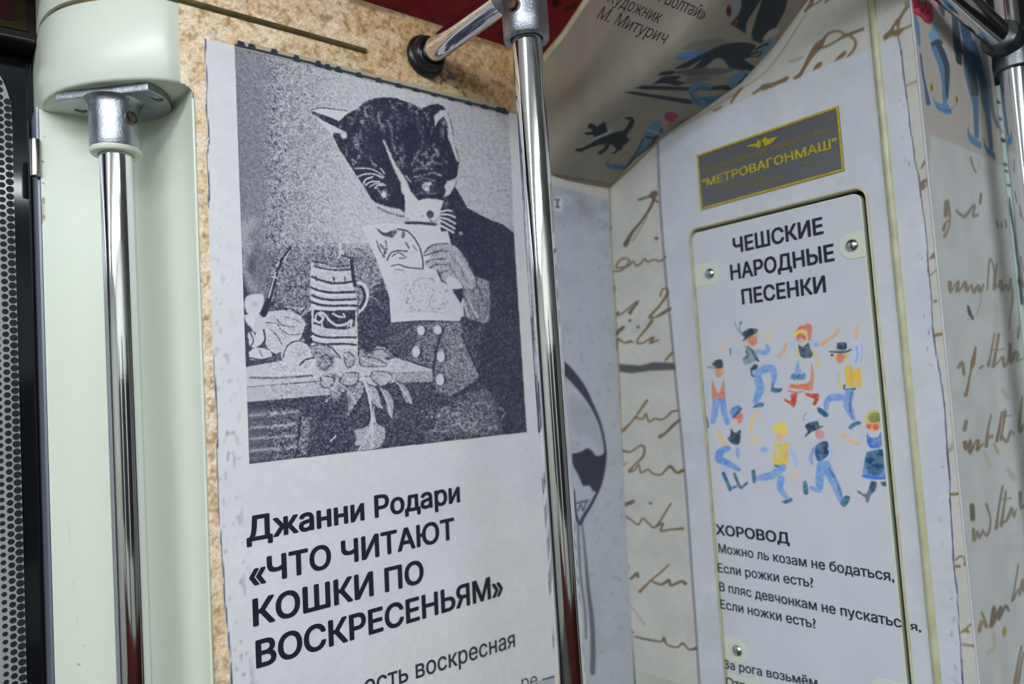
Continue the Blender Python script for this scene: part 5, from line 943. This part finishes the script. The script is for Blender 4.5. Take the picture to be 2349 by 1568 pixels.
rows = sweep_z(bm, prof_s, [(ZO, 0.0035), (ZO+0.0008, 0.0015), (ZO+0.0028, 0.0), (2.0085, 0.0), (2.0098, 0.001), (2.0100, 0.0035)])
cv = [bm.verts.new((0.2085, 0.96, ZO))]
bm.faces.new(rows[0]+cv)
struct(obj('wall_pillar_head', bm_me(bm), cream)).data.set_sharp_from_angle(angle=math.radians(50))
bm = bm_new(); sweep_z(bm, prof_s, [(2.0100, 0.0035), (2.0145, 0.0035)]); struct(obj('trim_4', bm_me(bm), olive))
bm = bm_new(); sweep_z(bm, prof_s, [(2.0145, 0.0035), (2.0150, 0.0008), (2.0170, 0.0), (2.34, 0.0)]); struct(obj('wall_pillar_crown', bm_me(bm), cream))
# niche under the head
npf = cat2([(0.2085, 0.7475), (0.2080, 0.7560), (0.2070, 0.775), (0.2035, 0.800), (0.1975, 0.826), (0.1880, 0.850), (0.1740, 0.868), (0.1560, 0.879), (0.135, 0.885), (0.110, 0.888), (0.0890, 0.889)], 10)
A_ = np.array(npf); nv = 420; zs = np.linspace(1.10, ZO+0.001, nv)
P = np.zeros((len(A_), nv, 3)); P[:, :, 0] = A_[:, 0:1]; P[:, :, 2] = zs[None, :]
P[:, :, 1] = A_[:, 1:2]+np.clip(1-np.arange(len(A_))/12, 0, 1)[:, None]*(S_W*(zs[None, :]-Z_W))
Pf = P.reshape(-1, 3); px = proj(Pf); val = np.tile(np.array([214, 220, 204.]), (len(Pf), 1))
CH = tf(0, 400, 2.6133)
sh = [('poly', CH([(248, 150), (262, 140), (272, 160), (273, 215), (266, 260), (258, 285), (246, 290)]), (132, 116, 70), 1.5, .9), ('poly', CH([(252, 175), (268, 172), (270, 225), (262, 250), (250, 245)]), (206, 196, 160), 1.5, .9),
      ('line', (CH([(250, 148), (262, 142), (270, 160)]), 2), (60, 50, 30), 1, .8), ('line', (CH([(250, 288), (262, 270)]), 2), (60, 50, 30), 1, .8), ('line', (CH([(250, 52), (262, 56)]), 2.5), (60, 64, 70), 1, .8),
      ('line', ([(96, 370), (101, 372)], 2.5), (50, 52, 60), 1, .9), ('line', ([(98, 312), (104, 313)], 1.5), (100, 100, 90), 1, .7), ('line', ([(101, 345), (101, 356)], 1.2), (140, 140, 128), 1, .7),
      ('line', ([(192, 1482), (193, 1484)], 2), (110, 112, 100), 1, .9), ('line', ([(181, 1523), (182, 1524)], 2.5), (100, 102, 96), 1, .9), ('line', ([(155, 1150), (165, 1300), (180, 1450)], 1), (196, 200, 178), 1.5, .6)]
val = raster(px, val, sh)
creamp = paint_mat('cream_painted', 0.3, 0.5, bump=0.04, bscale=120)
struct(grid_mesh('wall_pillar_niche', P, lin(np.clip(val, 0, 255)), creamp))
# fill between niche edge and pillar front above wall grid start
bm = bm_new(); tube(bm, [(0.2083, wallY(z)+0.0012, z) for z in (1.10, 1.5, ZO-.014)], 0.0018, 12); struct(obj('trim_5', bm_me(bm), cream))

#==================================================================== SLIDING DOOR AT THE LEFT
doorm = mat('door_black_gloss', (0.006, 0.007, 0.009, 1), 0.07, spec=0.35)
sbox('door_1', (-0.60, 0.935, 0.0), (0.0860, 0.965, 2.004), doorm, 0.004)
sbox('trim_6', (0.0866, 0.893, 0.0), (0.0888, 0.935, 1.93), mat('door_edge_aluminium', (0.30, 0.33, 0.42, 1), 0.4, 0.6))
sbox('door_1_lintel', (-0.60, 0.900, 2.004), (0.0890, 0.985, 2.36), mat('lintel_dark', (0.006, 0.005, 0.002, 1), 0.6, spec=0.2))
sk = empty('door_sticker', (-0.02, 0.899, 2.02), 'dark red sticker with olive yellow border on the black lintel over the left door', 'sticker')
bm = bm_new(); box(bm, (-0.12, 0.8975, 2.0235), (0.0700, 0.8996, 2.150)); relparent(obj('red_field', bm_me(bm, smooth=False), mat('sticker_red', (60, 10, 13), 0.6, spec=0.15, noise=((36, 6, 9), 25, 3))), sk)
bm = bm_new(); box(bm, (-0.12, 0.8985, 2.0150), (0.0820, 0.8998, 2.150)); relparent(obj('border', bm_me(bm, smooth=False), mat('sticker_yellow', (38, 31, 6), 0.6, spec=0.15)), sk)
bm = bm_new(); box(bm, (-0.60, 0.895, 2.0035), (0.0885, 0.902, 2.0062), 0.001); struct(obj('trim_7', bm_me(bm, smooth=False), mat('lintel_edge', (0.05, 0.05, 0.05, 1), 0.4, 0.5)))
# perforated film on the glass: pale sheet with rounded corner and rows of holes
film = empty('perforated_window_film', (0.0, 0.934, 1.5), 'pale grey perforated film with black holes on the black door window', 'window film')
filmM = mat('film_grey', (0.30, 0.31, 0.32, 1), 0.15, spec=0.6)
FX = onY(34, 640, .934)[0]; FZ = onY(10, 148, .934)[2]
def fx_edge(z): return float(onY(*((lambda yy: (np.interp(yy, [150, 260, 640, 1000, 1300, 1568], [36, 36.5, 38, 45, 56, 70]), yy))(np.interp(z, [1.25, 2.0], [1690, 120]))), .934)[0])
RC_ = 0.045
bm = bm_new(); ol = [(-0.30, 1.0)]
fe = onY(44, 900, .934)[0]
ol += [(fe, 1.0)]+[(fe-RC_+RC_*math.cos(a), FZ-RC_*1.3+RC_*1.6*math.sin(a)) for a in np.linspace(0, math.pi/2, 14)]+[(-0.30, FZ+RC_*.3)]
va = [bm.verts.new((x, 0.9335, z)) for x, z in ol]; vb = [bm.verts.new((x, 0.9348, z)) for x, z in ol]
bm.faces.new(va); bm.faces.new(vb[::-1])
for i in range(len(ol)): bm.faces.new((va[i], va[(i+1) % len(ol)], vb[(i+1) % len(ol)], vb[i]))
relparent(obj('film', bm_me(bm, smooth=False), filmM), film)
bm = bm_new(); pit = 0.0082
def film_top(x): return FZ-RC_*1.3+RC_*1.6*math.sqrt(max(0, 1-max(0, (x-(fe-RC_))/RC_)**2))
row = 0
for ci in range(8):
    x = fe-0.0035-ci*pit*.86
    r_ = [0.0037, 0.0031, 0.0025, 0.0019, 0.0014, .001, .0008, .0006][ci]
    z = 1.06+(pit/2 if ci % 2 else 0)
    while z < film_top(x)-0.004:
        c = [bm.verts.new((x+r_*math.cos(a), 0.9332, z+r_*math.sin(a))) for a in np.linspace(0, 2*math.pi, 15)[:-1]]; bm.faces.new(c); z += pit
hp = relparent(obj('holes', bm_me(bm, smooth=False), blackm), film); hp['kind'] = 'stuff'
# round steel stop on the door edge
st = empty('door_stop_roller', (0.085, 0.885, 1.86), 'small round-edged steel stop on the door edge beside the cream pillar', 'door stop')
za, zb = onY(80, 405, .888)[2], onY(80, 318, .888)[2]
bm = bm_new(); lathe(bm, (0.0848, 0.8885, za), (0, 0, 1), [(.0035, 0), (.0050, .001), (.0052, .003), (.0052, zb-za-.003), (.0050, zb-za-.001), (.0035, zb-za)], 28); relparent(obj('roller', bm_me(bm), mat('roller_steel', (0.36, 0.34, 0.32, 1), 0.22, 1.0)), st)

#==================================================================== LEFT HANDRAIL
def fit_axis(p_lo, p_hi, width_depth):
    a = atd(*p_lo, width_depth); return a[0], a[1]
LX, LY, RL = 0.1472, 0.8085, 0.0160
lp = empty('corner_handrail', (LX, LY, 1.0), 'chrome vertical handrail with cast flange in the recess of the cream door pillar', 'handrail', None)
bm = bm_new(); tube(bm, [(LX, LY, 0.6), (LX, LY, 1.2), (LX, LY, 1.872)], RL, 64); relparent(obj('pole', bm_me(bm), chrome), lp)
# flange: disc with a flat cut at the front and two screw holes, cast socket below
FR = 0.0535; c0 = np.array([LX, LY]); a1, a2 = math.radians(157), math.radians(-66)
out = [(LX+FR*math.cos(a), LY+FR*math.sin(a)) for a in np.linspace(a2, a1, 60)]
hol = [onZ(360, 223, 1.919)[:2], onZ(186, 250, 1.919)[:2]]
def holed_plate(bm, outer, holes, z0, z1, rh, be=0.0008):
    from mathutils.geometry import tessellate_polygon
    def ins(pts, d, sgn):
        c = np.mean(np.array(pts), 0); out = []
        for p in pts:
            v_ = np.array(p)-c; out.append(tuple(np.array(p)-sgn*v_/np.linalg.norm(v_)*d))
        return out
    hs = [[(h[0]+rh*math.cos(-a), h[1]+rh*math.sin(-a)) for a in np.linspace(0, 2*math.pi, 25)[:-1]] for h in holes]
    loops = [outer]+hs; lay = []
    for z, d in ((z0, be), (z0+be, 0), (z1-be, 0), (z1, be)):
        lay.append([[bm.verts.new((x, y, z)) for x, y in (ins(lp_, d, 1 if i == 0 else -1) if d else lp_)] for i, lp_ in enumerate(loops)])
    for a in range(3):
        for l0, l1 in zip(lay[a], lay[a+1]):
            for i in range(len(l0)): bm.faces.new((l0[i], l0[(i+1) % len(l0)], l1[(i+1) % len(l1)], l1[i]))
    for L_ in (lay[0], lay[3]):
        fl_ = [v for lp_ in L_ for v in lp_]
        for t in tessellate_polygon([[v.co for v in lp_] for lp_ in L_]):
            try: bm.faces.new([fl_[k] for k in t])
            except ValueError: pass
bm = bm_new(); holed_plate(bm, out, hol, 1.9168, ZO-0.0002, 0.0058)
fo = relparent(obj('flange', bm_me(bm), cast), lp); fo.data.set_sharp_from_angle(angle=math.radians(40))
bm = bm_new()
lathe(bm, (LX, LY, 1.8660), (0, 0, 1), [(.0170, 0.003), (.0175, 0), (.0232, 0), (.0238, .0015), (.0240, .012), (.0238, .042), (.0240, .047), (.0262, .0500), (.028, .0515)], 64)
so = relparent(obj('socket', bm_me(bm), cast), lp); so.data.set_sharp_from_angle(angle=math.radians(50))
bm = bm_new(); lathe(bm, (LX, LY, 1.8608), (0, 0, 1), [(.0166, 0.0012), (.0172, 0), (.0225, 0), (.0240, .0015), (.0240, .0055)], 64)
relparent(obj('collar', bm_me(bm), cream), lp)['label'] = 'cream paint-covered ring under the socket'
for hx, hy in hol:
    bm = bm_new(); lathe(bm, (hx, hy, 1.9195), (0, 0, 1), [(.0056, 0), (.0056, .004)], 24); relparent(obj('plug', bm_me(bm), cream), lp)['label'] = 'cream filling in the screw hole'  # cream disc added to keep the hole from going dark
bd = np.array([math.cos(math.radians(-62)), math.sin(math.radians(-62)), 0])
sp_ = np.array([LX, LY, onY(302, 272, LY-.02)[2]])+bd*0.0215
bm = bm_new(); lathe(bm, sp_, bd, [(.0070, 0), (.0072, .0030), (.0055, .0034), (.0052, .0020), (.0001, .0020)], 28); relparent(obj('screw_hole', bm_me(bm), castdark), lp)
bm = bm_new(); lathe(bm, sp_+bd*.0015, bd, [(.0046, 0), (.0046, .0026), (.0036, .0034), (.0001, .0034)], 6); relparent(obj('screw', bm_me(bm, smooth=False), brass), lp)

#==================================================================== CENTRE HANDRAIL
MX, MY, RM = 0.4925, 0.5455, 0.0160
mp = empty('post_handrail', (MX, MY, 1.0), 'chrome vertical handrail with grey cast joint and horizontal arm to the burlap wall', 'handrail')
TZ = 2.0235
bm = bm_new(); tube(bm, [(MX, MY, 0.6), (MX, MY, 1.5), (MX, MY, 1.970)], RM, 64); relparent(obj('pole', bm_me(bm), chrome), mp)
wy = float(wallY(TZ))
bm = bm_new(); tube(bm, [(MX, MY+0.010, TZ), (MX, wy-0.006, TZ)], 0.0150, 64); relparent(obj('arm', bm_me(bm), chrome), mp)
# cast tee joint: lower sleeve, body, side sleeve
bm = bm_new(); lathe(bm, (MX, MY, 1.9610), (0, 0, 1), [(.0170, .006), (.0172, .0008), (.0180, 0), (.0236, 0), (.0246, .0012), (.0246, .020), (.0243, .050), (.0240, .090), (.0225, .098), (.012, .102), (.0001, .103)], 64)
jt = relparent(obj('joint', bm_me(bm), cast), mp); jt.data.set_sharp_from_angle(angle=math.radians(50))
bm = bm_new(); lathe(bm, (MX, MY, TZ), (0, 1, 0), [(.0215, 0), (.0215, .030), (.0205, .0325), (.0160, .0330), (.0156, .028)], 48)
js = obj('joint_sleeve', bm_me(bm), cast); js.parent = jt
bm = bm_new(); lathe(bm, (MX, MY, 1.9640), (0, 0, 1), [(.0161, 0), (.0166, 0), (.0168, .004), (.0161, .005)], 48)
relparent(obj('bushing', bm_me(bm), blackm), mp)
bz = atd(1166, 22, np.linalg.norm(0)+0.70)
ba = math.radians(-158); bdir = np.array([math.cos(ba), math.sin(ba), 0]); bpz = float(onY(1168, 22, MY)[2])
bp_ = np.array([MX, MY, bpz])+bdir*0.0235
bm = bm_new(); lathe(bm, bp_, bdir, [(.0072, 0), (.0072, .0014), (.0060, .0016)], 28); lathe(bm, bp_+bdir*.0012, bdir, [(.0060, 0), (.0060, .0042), (.0052, .0052), (.0001, .0054)], 6)
relparent(obj('bolt', bm_me(bm, smooth=False), brass), mp)
bm = bm_new(); lathe(bm, (MX, wy+0.0005, TZ), (0, -1, 0), [(.0268, 0), (.0272, .003), (.0268, .0058), (.0245, .0078), (.0230, .0084), (.0228, .0120), (.0222, .0150), (.0205, .0180), (.0182, .0190), (.0160, .0180), (.0152, .014)], 64)
relparent(obj('rubber_flange', bm_me(bm), rubber), mp)

#==================================================================== FAR HANDRAIL (top right corner of the passage)
fp = empty('passage_handrail', (1.013, 0.249, 1.0), 'dim chrome handrail with slanting arm beside the handwritten return wall', 'handrail')
c1 = atd(2334, 200, .84); FXp, FYp = float(c1[0]), float(c1[1])
if FYp > YR-0.030: FYp = YR-0.030
c_hi = onY(2305, 15, FYp); c_lo = onY(2337, 215, FYp); FXp = float((c_hi[0]+c_lo[0])/2)
jz = float(onY(2322, 110, FYp)[2])
bm = bm_new(); tube(bm, [(FXp, FYp, 0.6), (FXp, FYp, jz-.012)], 0.0150, 48); relparent(obj('pole', bm_me(bm), chrome), fp)
bm = bm_new(); tube(bm, [(FXp, FYp, jz+.012), (FXp, FYp, 2.33)], 0.0125, 48); relparent(obj('upper_pole', bm_me(bm), chrome), fp)
e1 = atd(2116, -75, .74); j0 = np.array([FXp, FYp, jz]); dA = (e1-j0); dA /= np.linalg.norm(dA)
bm = bm_new(); tube(bm, [j0+dA*.02, j0+dA*0.6], 0.0142, 48); relparent(obj('slanting_arm', bm_me(bm), chrome), fp)
bm = bm_new(); lathe(bm, (FXp, FYp, jz-.028), (0, 0, 1), [(.0155, .003), (.0185, 0), (.0205, .001), (.021, .010), (.0200, .022), (.0205, .034), (.019, .044), (.0140, .047), (.0128, .046)], 48)
jf = relparent(obj('joint', bm_me(bm), castdark), fp)
bm = bm_new(); lathe(bm, j0, dA, [(.018, 0), (.0195, .012), (.0205, .028), (.0195, .031), (.0148, .030)], 48); jn = obj('joint_sleeve', bm_me(bm), castdark); jn.parent = jf
